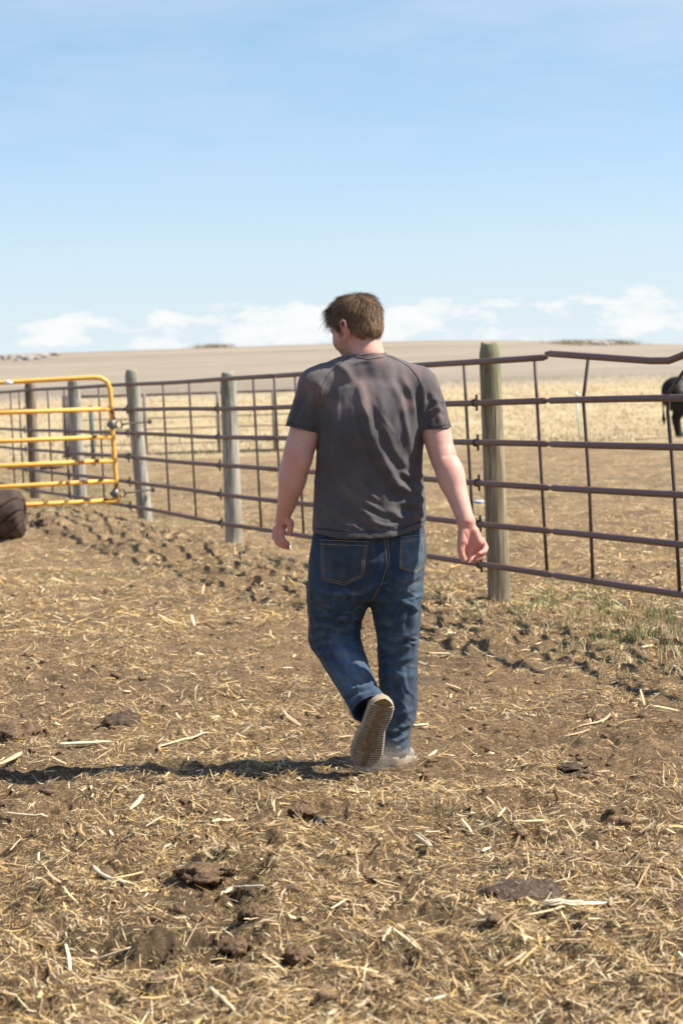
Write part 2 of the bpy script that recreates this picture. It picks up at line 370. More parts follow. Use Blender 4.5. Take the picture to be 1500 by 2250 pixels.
rr = np.concatenate([np.linspace(.05, 3.8, 14), geo(4.0, 25, .0033), geo(25, 62, .0055), geo(62, 330, .012), geo(330, 4100, .12), [4100]])
SEC = .235
tt = np.concatenate([np.linspace(-SEC, SEC, 350), np.linspace(SEC, 2 * np.pi - SEC, 64)[1:]])   # closes the circle
RR, TT = np.meshgrid(rr, tt, indexing='ij')
gx = RR * np.sin(TT); gy = RR * np.cos(TT); gz = H(gx, gy)
mb = MB(); mb.grid(np.stack([gx, gy, gz], -1).reshape(-1, 3), len(rr), len(tt), flip=False)
g = mb.build('ground', M['ground']); tag(g, kind='structure')

def ground_hit(px, py):
    lo, hi = 3.0, 230.0
    ds = np.exp(np.linspace(math.log(lo), math.log(hi), 900))
    pts = np.array([P(px, py, d) for d in ds]); below = pts[:, 2] < H(pts[:, 0], pts[:, 1])
    i = int(np.argmax(below)); 
    p = pts[i]; return np.array([p[0], p[1], float(H(p[0], p[1]))])

# ------------------------------------------------------------------ litter: straw, chaff, clods (nobody could count it)
def scatter(n, d0, d1, sec=.225, pw=0.0):
    u = rng.random(n); d = d0 * np.exp(u * math.log(d1 / d0)) if pw == 0 else (d0 ** pw + u * (d1 ** pw - d0 ** pw)) ** (1 / pw)
    a = (rng.random(n) * 2 - 1) * sec
    return d * np.sin(a), d * np.cos(a)
PAL = np.array([[.70, .50, .24], [.78, .62, .34], [.62, .40, .15], [.82, .69, .44], [.36, .22, .09], [.74, .46, .11], [.22, .13, .07], [.50, .35, .18]])
PW = np.array([.20, .16, .16, .08, .13, .10, .09, .08])
def density(x, y):
    n = fbm(x * 1.1, y * .9, 21, 3) + .6 * fbm(x * 3.5, y * 3.5, 25, 2)
    k = .60 + 1.9 * n
    k = k + .7 * sstep(9.0, 7.4, y) - .42 * np.exp(-((x - .95) / .75) ** 2 - ((y - 10.3) / 2.2) ** 2) + .15 * sstep(0.2, -.8, x)
    return np.clip(k, .18, 1)
def slope_frame(x, y):
    e = .012
    gxx = (H(x + e, y) - H(x - e, y)) / (2 * e); gyy = (H(x, y + e) - H(x, y - e)) / (2 * e)
    return np.clip(gxx, -.8, .8), np.clip(gyy, -.8, .8)
def strips(name, n, d0, d1, lm, ls, w0, w1, lift, tilt, segs, taper_=.55, pal=PAL, pw=PW, den=True, label='', cat='straw', curv=.25):
    x, y = scatter(n, d0, d1)
    if den:
        k = rng.random(n) < density(x, y); x = x[k]; y = y[k]
    n = len(x)
    z = H(x, y); sx, sy = slope_frame(x, y)
    dd = np.sqrt(x * x + y * y)
    L = np.clip(np.exp(rng.normal(math.log(lm), ls, n)), lm * .3, lm * 3.2) 
    W = (w0 + (w1 - w0) * rng.random(n) ** 2) * np.clip(1 + .09 * (dd - 7), 1, 1.75); L = L * np.clip(1 + .05 * (dd - 7), 1, 1.3)
    a = rng.random(n) * np.pi * 2
    t = np.stack([np.cos(a), np.sin(a), np.zeros(n)], 1); t[:, 2] = (t[:, 0] * sx + t[:, 1] * sy) * .7 + rng.normal(0, tilt, n)
    t /= np.linalg.norm(t, axis=1)[:, None]
    up = np.stack([-sx * .6 + rng.normal(0, .35, n), -sy * .6 + rng.normal(0, .35, n), np.ones(n)], 1)
    s = np.cross(t, up); s /= np.linalg.norm(s, axis=1)[:, None]
    nn = np.cross(s, t)
    c = np.stack([x, y, z + lift * (.25 + rng.random(n)) + np.abs(t[:, 2]) * L * .35], 1)
    V = np.zeros((n, (segs + 1) * 2, 3)); bend = rng.normal(0, curv, n) * L; bend2 = rng.normal(0, curv * .5, n) * L
    for i in range(segs + 1):
        u = i / segs - .5; taper = 1 - taper_ * abs(u * 2) ** 2
        ctr = c + t * (u * L)[:, None] + s * ((u * u - .1) * bend)[:, None] + nn * ((u * u - .1) * bend2)[:, None]
        V[:, 2 * i] = ctr - s * (W * .5 * taper)[:, None]; V[:, 2 * i + 1] = ctr + s * (W * .5 * taper)[:, None]
    base = (np.arange(n) * (segs + 1) * 2)[:, None]
    F = np.concatenate([base + np.array([2 * i, 2 * i + 1, 2 * i + 3, 2 * i + 2]) for i in range(segs)])
    ci = rng.choice(len(pal), n, p=pw / pw.sum()); col = pal[ci] * (.46 + .80 * rng.random((n, 1)))
    col = np.repeat(col, (segs + 1) * 2, axis=0)
    mb = MB(); mb.add(V.reshape(-1, 3), F, np.clip(col, 0, .85)); o = mb.build(name, M['straw'], smooth=False)
    return tag(o, label, cat, kind='stuff')
strips('straw', 225000, 4.3, 30, .024, .55, .0010, .0028, .007, .26, 2, curv=.09, label='trampled golden straw stems strewn over the pen floor')
strips('chaff', 390000, 4.3, 30, .009, .5, .0011, .0032, .003, .25, 1, label='short broken chaff and straw bits mixed into the brown soil', cat='chaff', curv=0)
strips('husk_flakes', 19000, 4.3, 34, .028, .6, .003, .010, .009, .22, 2, taper_=.25, label='pale corn husk and stalk flakes scattered over the pen floor', cat='husks', curv=.2,
       pal=np.array([[.56, .42, .23], [.64, .50, .30], [.52, .35, .16], [.38, .25, .13], [.60, .40, .15]]), pw=np.array([.3, .2, .2, .2, .1]))
strips('far_litter', 45000, 15, 56, .045, .5, .004, .009, .012, .2, 1, label='pale trampled litter across the far yard behind the fence', cat='litter', curv=0, den=False)

def clods(name, n, d0, d1, r0, r1, matl, label, cond=None):
    ico_v = []; ico_f = []
    import bmesh
    bm = bmesh.new(); bmesh.ops.create_icosphere(bm, subdivisions=2, radius=1); bm.verts.ensure_lookup_table()
    iv = np.array([v.co[:] for v in bm.verts]); iff = np.array([[v.index for v in f.verts] for f in bm.faces]); bm.free()
    x, y = scatter(n, d0, d1)
    keep = rng.random(n) < np.clip(1.25 - density(x, y), .3, 1)
    if cond is not None: keep &= cond(x, y)
    x = x[keep]; y = y[keep]; n = len(x); z = H(x, y)
    r = r0 + (r1 - r0) * rng.random(n) ** 3.0
    V = np.zeros((n, len(iv), 3))
    for q in range(n):
        o = rng.random(3) * 50
        f = 1 + .5 * perlin(iv[:, 0] * 1.7 + o[0], iv[:, 1] * 1.3 + iv[:, 2] * 1.1 + o[1], 3) + .5 * perlin(iv[:, 0] * 3.1 + o[1], iv[:, 2] * 3.1 + iv[:, 1] + o[2], 4)
        V[q] = iv * f[:, None] * r[q] * np.array([1 + .5 * rng.random(), 1 + .5 * rng.random(), .6 + .2 * rng.random()]) + (x[q], y[q], z[q] + r[q] * .12)
    F = (iff[None] + (np.arange(n) * len(iv))[:, None, None]).reshape(-1, 3)
    col = np.array([.18, .112, .062]) * (.6 + .6 * rng.random((n, 1))); col = np.repeat(col, len(iv), axis=0)
    mb = MB(); mb.add(V.reshape(-1, 3), F, col); return tag(mb.build(name, matl), label, 'soil', kind='stuff')
M['clod'] = mat('clod', attr=True, rough=.95, noise=[(120, 4, .5, .66, (.30, .22, .13, .8)), (40, 4, .4, .7, (.07, .045, .03, .8))], bump=[(90, .9, .008)])
clods('soil_clods', 4200, 4.4, 20, .003, .022, M['clod'], 'crumbled brown soil clods lying loose over the trampled pen')

def blades(name, n, fn, hgt, wid, pal, label, cat):
    x, y = fn(n); n = len(x); z = H(x, y); h = hgt * (.5 + .9 * rng.random(n)); a = rng.random(n) * 2 * np.pi
    lean = rng.normal(0, .45, (n, 2)); s = np.stack([np.cos(a), np.sin(a), 0 * a], 1) * (wid * .5)
    b = np.stack([x, y, z - .01], 1); m_ = b + np.stack([lean[:, 0] * h * .35, lean[:, 1] * h * .35, h * .6], 1); t = b + np.stack([lean[:, 0] * h, lean[:, 1] * h, h], 1)
    V = np.stack([b - s, b + s, m_ + s * .8, m_ - s * .8, t], 1).reshape(-1, 3)
    k = np.arange(n)[:, None] * 5
    col = np.repeat(pal[rng.integers(0, len(pal), n)] * (.75 + .5 * rng.random((n, 1))), 5, axis=0)
    mb = MB(); mb.add(V, k + np.array([0, 1, 2, 3]), col); mb.f[3].append(k + np.array([3, 2, 4]))
    return tag(mb.build(name, M['straw'], smooth=False), label, cat, kind='stuff')
def f_field(n):
    y = 53 + (104 - 53) * rng.random(n) ** 1.3; x = (rng.random(n) * 2 - 1) * (y * .22)
    k = fbm(x * .35, y * .35, 61, 3) > -.25; return x[k], y[k]
blades('dry_grass', 42000, f_field, .07, .022, np.array([[.44, .35, .21], [.48, .39, .24], [.42, .33, .19], [.39, .31, .18]]), 'short dry golden grass growing beyond the fenced yard', 'grass')
def f_green(n):
    cx = []; cy = []
    spots = [(1330, 1345, .45), (1440, 1370, .4), (1240, 1315, .35), (1470, 1420, .3), (1390, 1400, .3), (960, 1300, .25), (1180, 1330, .25), (190, 1105, .9), (230, 1125, .8), (120, 1080, 1.1), (260, 1160, .5), (60, 1050, 1.3), (1100, 1360, .2)]
    w = np.array([1, 1, .8, .7, .6, .25, .4, 1.4, .8, 1.4, .4, 1, .2]); w /= w.sum()
    c = [ground_hit(a, b) for a, b, _ in spots]
    for (p, s, ww) in zip(c, spots, w):
        k = int(n * ww); cx.append(p[0] + rng.normal(0, s[2] * .7, k)); cy.append(p[1] + rng.normal(0, s[2] * 1.5, k))
    x = np.concatenate(cx); y = np.concatenate(cy); k = fbm(x * 5, y * 3, 71, 2) > .02
    return x[k], y[k]
blades('green_grass', 12000, f_green, .055, .0045, np.array([[.10, .15, .035], [.14, .20, .05], [.30, .28, .11], [.08, .11, .03]]), 'thin young green grass sprouting beside the fence line', 'grass')
def f_dryfence(n):
    y = 11 + 15 * rng.random(n) ** 1.5; x = fence_x(y) + rng.normal(-.25, .4, n); k = fbm(x * 3, y * 2, 75, 2) > .05; return x[k], y[k]
blades('dry_tufts', 9000, f_dryfence, .07, .004, np.array([[.55, .42, .22], [.62, .50, .30], [.40, .28, .14]]), 'dry bent grass tufts growing along the pipe fence', 'grass')

# ------------------------------------------------------------------ sticks, stalks and clods one can point at
def ground_line(px, py, L, ang):
    a = ground_hit(px - math.cos(ang) * L / 2, py + math.sin(ang) * L / 2); b = ground_hit(px + math.cos(ang) * L / 2, py - math.sin(ang) * L / 2)
    return a, b
def stalk(name, px, py, L, angdeg, wpx, col, label, cat, curve=.0, lift=.008, split=False):
    a, b = ground_line(px, py, L, math.radians(angdeg)); n = 9
    w = wpx / px_m((a[1] + b[1]) / 2) * .5
    u = np.linspace(0, 1, n); side = np.cross(b - a, [0, 0, 1.0]); side /= np.linalg.norm(side)
    base = a * .5 + b * .5
    pts = a + np.outer(u, b - a) + np.outer(np.sin(u * np.pi) * curve * np.linalg.norm(b - a), side)
    pts[:, 2] = np.maximum(pts[:, 2], H(pts[:, 0], pts[:, 1])) * .4 + .6 * np.linspace(max(a[2], H(a[0], a[1])), b[2], n) + lift + w * .4
    rad = w * (1 - .45 * np.abs(2 * u - 1) ** 4) * (1 + .12 * rng.normal(0, 1, n))
    mb = MB(); c = np.array(col)
    mb.tube(pts, rad * .55, seg=8, ru=rad, col=c, jag=w * 2.2)
    if split:
        for q in (-1, 1):
            p2 = pts[1:6] + side * w * .5 * q; p2[:, 2] += .004 + .004 * rng.random(); p2[0] -= (b - a) * .12
            mb.tube(p2, rad[1:6] * .22, seg=6, ru=rad[1:6] * .35, col=c * .9, jag=w)
    o = mb.build(name, M['chip'], loc=base, smooth=False); tag(o, label, cat, 'loose stalks and sticks on the pen floor')
PALE = (.64, .51, .32); TAN = (.52, .39, .23); GOLD = (.60, .42, .18)
for a in [
    ('stalk', 185, 1641, 115, 3, 13, (.72, .61, .40), 'pale thick stalk lying flat left of the dark pat', .02),
    ('stalk', 400, 1636, 118, 17, 9, PALE, 'slim pale stalk slanting up just above the shadow of the man', .03),
    ('stalk', 55, 1801, 100, -3, 8, (.70, .62, .43), 'straight whitish stalk by the left edge below the shadow', .01),
    ('stalk', 22, 1676, 60, 30, 14, TAN, 'broad tan stalk piece cut by the left edge beside the dirt heap', .02),
    ('stalk', 640, 1583, 52, -40, 9, TAN, 'short tan stalk pointing down right beside the bent knee', .02),
    ('stalk', 490, 1815, 50, 15, 12, PALE, 'stubby pale stalk with a knot in the middle foreground', .03),
    ('stalk', 300, 1780, 45, 50, 12, PALE, 'short pale upright-leaning stalk piece below the shadow at left', .02),
    ('stalk', 240, 1932, 80, -32, 13, (.55, .47, .34), 'greyish split stalk in the left foreground near another crossing stalk', .04),
    ('stalk', 280, 1942, 70, 5, 8, GOLD, 'thin golden stalk crossing the greyish split stalk', .03),
    ('stalk', 500, 1975, 40, 45, 12, PALE, 'blunt pale chip pointing up right above the bottom left stalks', .0),
    ('stalk', 545, 1966, 0 + 70, 4, 10, (.66, .54, .37), 'whitish gnarled stalk chip right of the blunt chip', .05),
    ('stalk', 490, 2212, 62, -35, 12, PALE, 'pale stalk angled down right at the bottom edge left of centre', .01),
    ('stalk', 245, 2110, 90, 22, 10, PALE, 'long pale stalk sliver in the bottom left', .02),
    ('stalk', 965, 1448, 44, 2, 9, TAN, 'small tan stalk on bare soil right of the standing leg', .0),
    ('stalk', 1300, 1590 , 84, 22, 7, TAN, 'bent tan twig on the bare soil at right', .08),
    ('stalk', 1265, 1620, 60, 12, 7, (.45, .30, .17), 'brownish twig below the bent tan twig at right', .05),
    ('stalk', 1160, 1818, 70, -4, 12, (.70, .52, .28), 'golden leaf-like husk right of centre below the shadow', .02),
    ('stalk', 955, 2210, 50, 8, 10, (.68, .58, .43), 'whitish torn chip near the bottom edge right of centre', .02),
    ('stalk', 850, 2061, 36, 62, 9, PALE, 'small pale chip standing askew in the bottom centre', .0),
    ('stalk', 1130, 2130, 60, 36, 9, TAN, 'tan sliver slanting up right in the bottom right', .02),
    ('stalk', 1390, 1921, 70, -3, 9, (.50, .38, .22), 'dull brown stalk half buried near the right edge', .02),
    ('stalk', 925, 1602, 30, 10, 8, (.70, .60, .38), 'bright stalk end beside the standing trouser leg', .0),
    ('stalk', 1195, 2015, 0 + 95, 12, 10, TAN, 'short splinter lying left of the long cracked stick', .03)]:
    stalk(*a[:8], 'stalk', curve=a[8])
stalk('stick', 1262, 1999, 130, 2, 17, (.74, .62, .45), 'long thick cracked bleached stick beside the dark crusted mud slab', 'stick', curve=.03, split=True)
stalk('stick', 930, 1872, 44, -42, 17, (.52, .40, .25), 'stubby weathered wood stub poking up in the foreground centre', 'stick', curve=0, lift=.02, split=True)

def lump(name, px, py, wpx, hpx, zm, matl, label, cat, group=None, seed=0, rough=.28, sub=4):
    import bmesh
    p = ground_hit(px, py + hpx * .1); s = px_m(p[1]); rx = wpx / s / 2; ry = hpx / s / 2 * (p[1] / 1.37) * .8; ry = min(ry, rx * 1.3)
    bm = bmesh.new(); bmesh.ops.create_icosphere(bm, subdivisions=sub, radius=1)
    v = np.array([q.co[:] for q in bm.verts]); f = np.array([[q.index for q in ff.verts] for ff in bm.faces]); bm.free()
    k = 1 + rough * (.7 * perlin(v[:, 0] * 1.5 + seed, v[:, 1] * 1.5 + v[:, 2] + seed * .7, 1) + .35 * perlin(v[:, 0] * 4 + seed, v[:, 1] * 4 + v[:, 2] * 3, 2))
    dz = (perlin(v[:, 0] * 5 + seed, v[:, 1] * 5, 3) + .8 * perlin(v[:, 0] * 11 + seed, v[:, 1] * 11, 4) + .6 * perlin(v[:, 0] * 23 + seed, v[:, 1] * 23, 6)) * zm * .42
    v = v * k[:, None] * (rx, ry, zm) + p + (0, 0, zm * .1); v[:, 2] += dz
    mb = MB(); mb.add(v, f); o = mb.build(name, matl, loc=p); tag(o, label, cat, group)
lump('manure_pat', 265, 1586, 98, 40, .034, M['crust'], 'dark brown rounded manure pat at left above the shadow', 'manure', 'manure pats on the pen floor', 3)
lump('manure_pat', 40, 1620, 125, 46, .045, M['dung'], 'crumbly brown manure heap touching the left edge', 'manure', 'manure pats on the pen floor', 8, .4)
lump('manure_pat', 1150, 1962, 190, 62, .026, M['crust'], 'wide dark crusted slab of manure behind the long cracked stick', 'manure', 'manure pats on the pen floor', 14, .35)
lump('soil_lump', 560, 2012, 66, 38, .022, M['dung'], 'dark rough lump of soil in the bottom centre', 'soil lump', 'big soil lumps in the foreground', 21, .4)
lump('soil_lump', 655, 2108, 70, 40, .02, M['dung'], 'brown flattened lump of soil below the dark lump in the bottom centre', 'soil lump', 'big soil lumps in the foreground', 25, .4)
lump('soil_lump', 520, 2080, 62, 30, .018, M['dung'], 'blackish crumbly lump of soil left of the brown flattened lump', 'soil lump', 'big soil lumps in the foreground', 29, .45)
lump('soil_lump', 450, 1925, 120, 36, .02, M['dung'], 'long crumbly ridge of soil in the left foreground', 'soil lump', 'big soil lumps in the foreground', 33, .5)
lump('soil_lump', 660, 1790, 60, 30, .02, M['dung'], 'reddish brown lump of soil beside the small black stone', 'soil lump', 'big soil lumps in the foreground', 35, .45)
lump('soil_lump', 1305, 1578, 44, 20, .02, M['dung'], 'small brown lump of soil behind the bent tan twig', 'soil lump', 'big soil lumps in the foreground', 37, .45)
lump('soil_lump', 1255, 1694, 70, 22, .012, M['crust'], 'dark turned up flap of soil on the bare ground at right', 'soil lump', 'big soil lumps in the foreground', 39, .45)
lump('soil_lump', 1028, 1300, 26, 40, .035, M['dung'], 'dark lump of soil under the bottom rail left of the big post', 'soil lump', 'big soil lumps in the foreground', 45, .4)
lump('soil_lump', 100, 1152, 40, 26, .05, M['dung'], 'dark lump of soil right of the tyre at left', 'soil lump', 'big soil lumps in the foreground', 47, .4)
lump('stone', 704, 1811, 30, 17, .013, M['stone'], 'small black stone in the centre foreground', 'stone', None, 51, .25, 3)
lump('plastic_scrap', 628, 1204, 26, 14, .03, M['plastic'], 'pale blue plastic scrap on the ground behind the left hand', 'litter', None, 53, .5, 3)
lump('plastic_scrap', 1050, 1103, 34, 10, .02, M['plastic'], 'pale blue plastic scrap left of the big post behind the fence', 'litter', None, 55, .5, 3)
p = ground_hit(78, 1030)
th = np.linspace(0, 2 * np.pi, 40, endpoint=False); rp = 1 + .25 * np.array([perlin(np.array([math.cos(a) * 1.5]), np.array([math.sin(a) * 1.5]), 4)[0] for a in th])
mb = MB(); V = np.stack([p[0] + np.cos(th) * rp * .55, p[1] + np.sin(th) * rp * .9, np.full(40, p[2] + .05)], 1); V = np.concatenate([V, [[p[0], p[1], p[2] + .055]]])
mb.add(V, np.stack([np.arange(40), (np.arange(40) + 1) % 40, np.full(40, 40)], 1)); tag(mb.build('puddle', mat('puddle_water', (.55, .58, .62), rough=.08, spec=.6)), kind='structure')

# ------------------------------------------------------------------ the pipe fence
RZ = np.array([.235, .507, .780, 1.047, 1.313, 1.585]); RR_ = .0205
def fz(d): return np.interp(d, [0, 23, 27, 30, 36, 46], [0, 0, .018, .03, .045, .07])
def fp(d, z): return np.array([float(fence_x(d)), d, z + float(fz(d))])
def fpx(d): return proj(fp(d, 1.2)[None])[0][0]
def d_of(px, off=0.0, lo=6, hi=44):
    ds = np.linspace(lo, hi, 4000); pts = np.stack([fence_x(ds) + off * .95, ds + off * .31, np.full(4000, 1.2)], 1); q = proj(pts)[0]
    return float(ds[int(np.argmin(abs(q - px)))])
joints = [2.2, 8.95, 14.93, 20.8, 26.55, 32.4, 38.3, 44.0]
names = ['nearest pipe fence panel running out of frame at right', 'pipe fence panel with a dented top rail at the right edge', 'pipe fence panel behind the man between the two green topped posts', 'pipe fence panel between the leaning grey post and the post left of the man', 'pipe fence panel right behind the end of the yellow gate', 'pipe fence panel seen through the yellow gate', 'farthest pipe fence panel seen at the left edge through the gate']
extra_px = [1022, 1178, 558, 604, 650, 417, 359, 218, 142, 106, 43, 24]
ups = [d_of(a) for a in extra_px] + [9.4, 10.4, 11.4, 12.3, 7.9, 6.9, 5.9, 4.7, 3.4, 17.3, 18.3, 19.2, 39.2, 40.4, 41.6]
for k in range(len(joints) - 1):
    a, b = joints[k] + .03, joints[k + 1] - .03
    t = empty('pipe_fence', fp((a + b) / 2, 0), names[k], 'fence panel', 'pipe fence panels round the pen')
    for i, z in enumerate(RZ):
        ds = np.unique(np.concatenate([np.linspace(a, b, 14), [d for d in (13.2, 13.33, 13.56) if a < d < b]]))
        zz = z + .003 * np.sin(ds * 1.3 + i * 2)
        if i == 5: zz = np.where((ds > 9) & (ds < 14.95), np.interp(ds, [9, 12.4, 13.0, 13.22, 13.36, 13.6, 14.9], [1.585, 1.60, 1.575, 1.535, 1.515, 1.527, 1.605]), zz)
        pts = np.array([fp(d, q) for d, q in zip(ds, zz)])
        rad = np.full(len(ds), RR_); mb = MB()
        e0 = pts[0] - (pts[1] - pts[0]) / np.linalg.norm(pts[1] - pts[0]) * .035; e1 = pts[-1] + (pts[-1] - pts[-2]) / np.linalg.norm(pts[-1] - pts[-2]) * .035
        d01 = (pts[1] - pts[0]) / np.linalg.norm(pts[1] - pts[0]); d10 = (pts[-1] - pts[-2]) / np.linalg.norm(pts[-1] - pts[-2])
        allp = np.concatenate([[e0, pts[0] - d01 * .004, pts[0] + d01 * .02], pts[1:-1], [pts[-1] - d10 * .02, pts[-1] + d10 * .004, e1]])
        rr2 = np.concatenate([[RR_ * .62, RR_ * .62, RR_], np.full(len(pts) - 2, RR_), [RR_, RR_ * .62, RR_ * .62]])
        mb.tube(allp, rr2, seg=12); mb.build('rail', M['rail'], t)
    for d in ups:
        if not (a < d < b): continue
        px = fpx(d); mb = MB()
        if abs(px - 1022) < 3 or not (1240 < px < 1480):
            zs = np.array([RZ[0] - .02, RZ[2], RZ[4], RZ[5]]); pts = [fp(d - (z - .9) * -.07, z) + np.array([.018, .006, 0]) for z in zs]
            mb.tube(pts, .0105, seg=8)
        mb.build('upright', M['rod'], t) if mb.n else None
    if k == 1:
        for pxs in ([(1295, 1280), (1288, 1080), (1278, 930), (1274, 878), (1285, 788)], [(1485, 1302), (1474, 1090), (1466, 980), (1459, 905), (1462, 862), (1490, 822), (1512, 794), (1533, 769)]):
            pts = []
            for (qx, qy) in pxs:
                d = d_of(qx); pts.append(P(qx, qy, d) + np.array([.018, .006, 0]))
            mb = MB(); mb.tube(pts, .0105, seg=8); mb.build('upright', M['rod'], t)
# timber posts
def timber(px_mid, r, top_z, lean, matl, label, d=None):
    if d is None: d = d_of(px_mid, r + RR_ + .012)
    c = fp(d, 0) + np.array([.95, .31, 0]) * (r + RR_ + .006); z0 = float(H(c[0], c[1])); c[2] = z0
    t = empty('fence_post', c, label, 'post', 'round timber posts of the pen fence')
    n = 26; seg = 28; zs = np.concatenate([[-.15], np.linspace(0, top_z - .07, n - 4), [top_z - .045, top_z - .015, top_z]])
    th = np.arange(seg) * 2 * np.pi / seg; V = []; sdn = rng.random() * 50
    for z in zs:
        rr0 = r * (1.03 - .05 * z / top_z) * (1 + .018 * perlin(np.cos(th) * 1.2 + sdn, np.sin(th) * 1.2 + z * .8, 2)) + .0028 * perlin(np.cos(th) * 7 + sdn, np.sin(th) * 7 + z * .5, 6)
        if z > top_z - .1: rr0 = rr0 * (1 - .24 * ((z - (top_z - .1)) / .1) ** 1.5)
        V.append(np.stack([c[0] + np.cos(th) * rr0 + lean[0] * (z - .9) , c[1] + np.sin(th) * rr0 + lean[1] * (z - .9), np.full(seg, z0 + z) + (.006 * np.sin(th * 2 + sdn) if z == top_z else 0)], 1))
    V.append(np.array([[c[0] + lean[0] * (top_z - .9), c[1] + lean[1] * (top_z - .9), z0 + top_z - .004]]))
    V = np.concatenate(V); mb = MB(); m_ = len(zs)
    i, j = np.meshgrid(np.arange(m_ - 1), np.arange(seg), indexing='ij'); i = i.ravel(); j = j.ravel(); k = (j + 1) % seg
    mb.add(V, np.stack([i * seg + j, i * seg + k, (i + 1) * seg + k, (i + 1) * seg + j], 1))
    a = np.arange(seg); mb.f[3].append(np.stack([(m_ - 1) * seg + a, (m_ - 1) * seg + (a + 1) % seg, np.full(seg, m_ * seg)], 1))
    mb.build('timber', matl, t)
    # bent wire staples that hold the rails
    for z in RZ[:5]:
        q = fp(d, z); mb = MB(); hz = z
        ax = fp(d + .05, z) - fp(d - .05, z); ax /= np.linalg.norm(ax); q = q + ax * r * .92
        mb.tube([q - ax * .012, q + ax * .012], RR_ * 1.35, seg=10)
        mb.tube([q + np.array([.95, .31, 0]) * .012 + (0, 0, .055), q + np.array([.95, .31, 0]) * .012 + (0, 0, -.055)], .009, seg=6)
        mb.build('staple', M['rod'], t)
    return t
timber(1083, .072, 1.715, (-.01, 0), M['post'], 'large green tinged timber post to the right of the man')
timber(506, .078, 1.615, (.0, 0), M['post_grey'], 'green topped grey timber post left of the man')
timber(303, .078, 1.71, (-.055, 0), M['post_grey'], 'leaning split grey timber post that carries the gate hinges')
timber(169, .080, 1.60, (-.02, 0), M['post_grey'], 'grey timber post behind the yellow gate rails')
timber(72, .076, 1.60, (-.015, 0), M['post_brown'], 'brown shaded timber post behind the gate near the left edge')
timber(None, .074, 1.7, (0, 0), M['post'], 'timber post of the fence outside the right edge of the view', d=9.35)
timber(None, .074, 1.7, (0, 0), M['post'], 'timber post of the fence beside the camera at far right', d=3.0)

# ------------------------------------------------------------------ yellow gate
GD = 26.45
def gp(px, py): return P(px, py, GD + (px - 250) * .0006)
gate = empty('gate', (*gp(120, 1090)[:2], float(H(gp(120, 1090)[0], gp(120, 1090)[1]))), 'yellow orange tubular steel gate with rust spots at left edge', 'gate')
gr = .0245
def lerp(a, b, t): return a + (b - a) * t
SL = [(841, 829), (907, 898), (970, 959), (1024, 1012), (1070, 1056), (1112, 1099)]
top0 = gp(-430, 841 + 430 * .044); pts = [top0, gp(-200, 850), gp(0, 841), gp(120, 834), gp(205, 829.5), gp(222, 830.5), gp(236, 839), gp(242, 855), gp(244, 880), gp(247, 940), gp(252, 1010), gp(256, 1065), gp(259, 1106)]
mb = MB(); mb.tube(pts, gr * 1.05, seg=14); mb.build('frame', M['gate'], gate)
for (ya, yb) in SL[1:]:
    x1 = 246 + (yb - 898) * .05
    mb = MB(); mb.tube([gp(-430, ya + 430 * .044), gp(-100, ya + 4.4), gp(0, ya), gp(x1, yb + .5)], gr, seg=14); mb.build('rail', M['gate'], gate)
mb = MB(); mb.tube([gp(-430, 1127), gp(-430, 861)], gr, seg=14); mb.build('frame', M['gate'], gate)
for px in (-300, -120):
    mb = MB(); mb.tube([gp(px, 845 + (120 - px) * .044 - 5) + np.array([0, .03, 0]), gp(px + 8, 1108 + (120 - px) * .03) + np.array([0, .03, 0])], .014, seg=8); mb.build('brace', M['gate'], gate)
mb = MB(); mb.tube([gp(10.5, 840.8), gp(29, 839.9)], gr * 1.12, seg=14); mb.build('sticker', M['band'], gate)
for (q, yq) in ((245, 900), (248, 915), (256, 1070)):
    mb = MB(); mb.tube([gp(q, yq - 7), gp(q + .8, yq + 8)], gr * 1.10, seg=14); mb.build('rust_patch', M['gate_rust'], gate)
for (xa, xb, ri, kk) in [(172, 186, 3, 0), (208, 217, 3, 0), (202, 211, 2, 0), (145, 155, 4, 0), (182, 194, 4, 0), (216, 224, 4, 0), (192, 200, 5, 0), (228, 238, 5, 0)]:
    ya, yb = SL[ri]; f = lambda x: ya + (yb - ya) * x / 246
    mb = MB(); mb.tube([gp(xa, f(xa)), gp(xb, f(xb))], gr * 1.04, seg=14, caps=False); mb.build('rust_patch', M['gate_rust'], gate)
for (yb) in (933, 1084):
    x0 = 247 if yb < 1000 else 254; yy = yb
    a = gp(x0, yy)
    mb = MB(); mb.tube([a + (0, 0, .045), a + (0, 0, -.045)], gr * 1.55, seg=12); mb.tube([a + (-.055, -.01, .0), a + (-.02, -.01, .0)], .024, seg=8); mb.build('clamp', M['zinc'], gate)
    cc = gp(x0 + 15, yy); th = np.linspace(0, 2 * np.pi, 13)
    mb = MB(); mb.tube([cc + (math.cos(q) * .035, 0, math.sin(q) * .045) for q in th], .010, seg=6, caps=False); mb.build('hinge_eye', M['rod'], gate)
    mb = MB(); mb.tube([gp(x0 + 20, yy), gp(x0 + 42, yy - 3) + (0, .05, 0), gp(x0 + 78, yy - 6) + (0, .3, 0)], .009, seg=8); e = gp(x0 + 78, yy - 6) + (0, .3, 0); mb.tube([e + (-.02, 0, 0), e + (.02, 0, 0)], .028, seg=6); mb.build('hinge_bolt', M['rod'], gate)

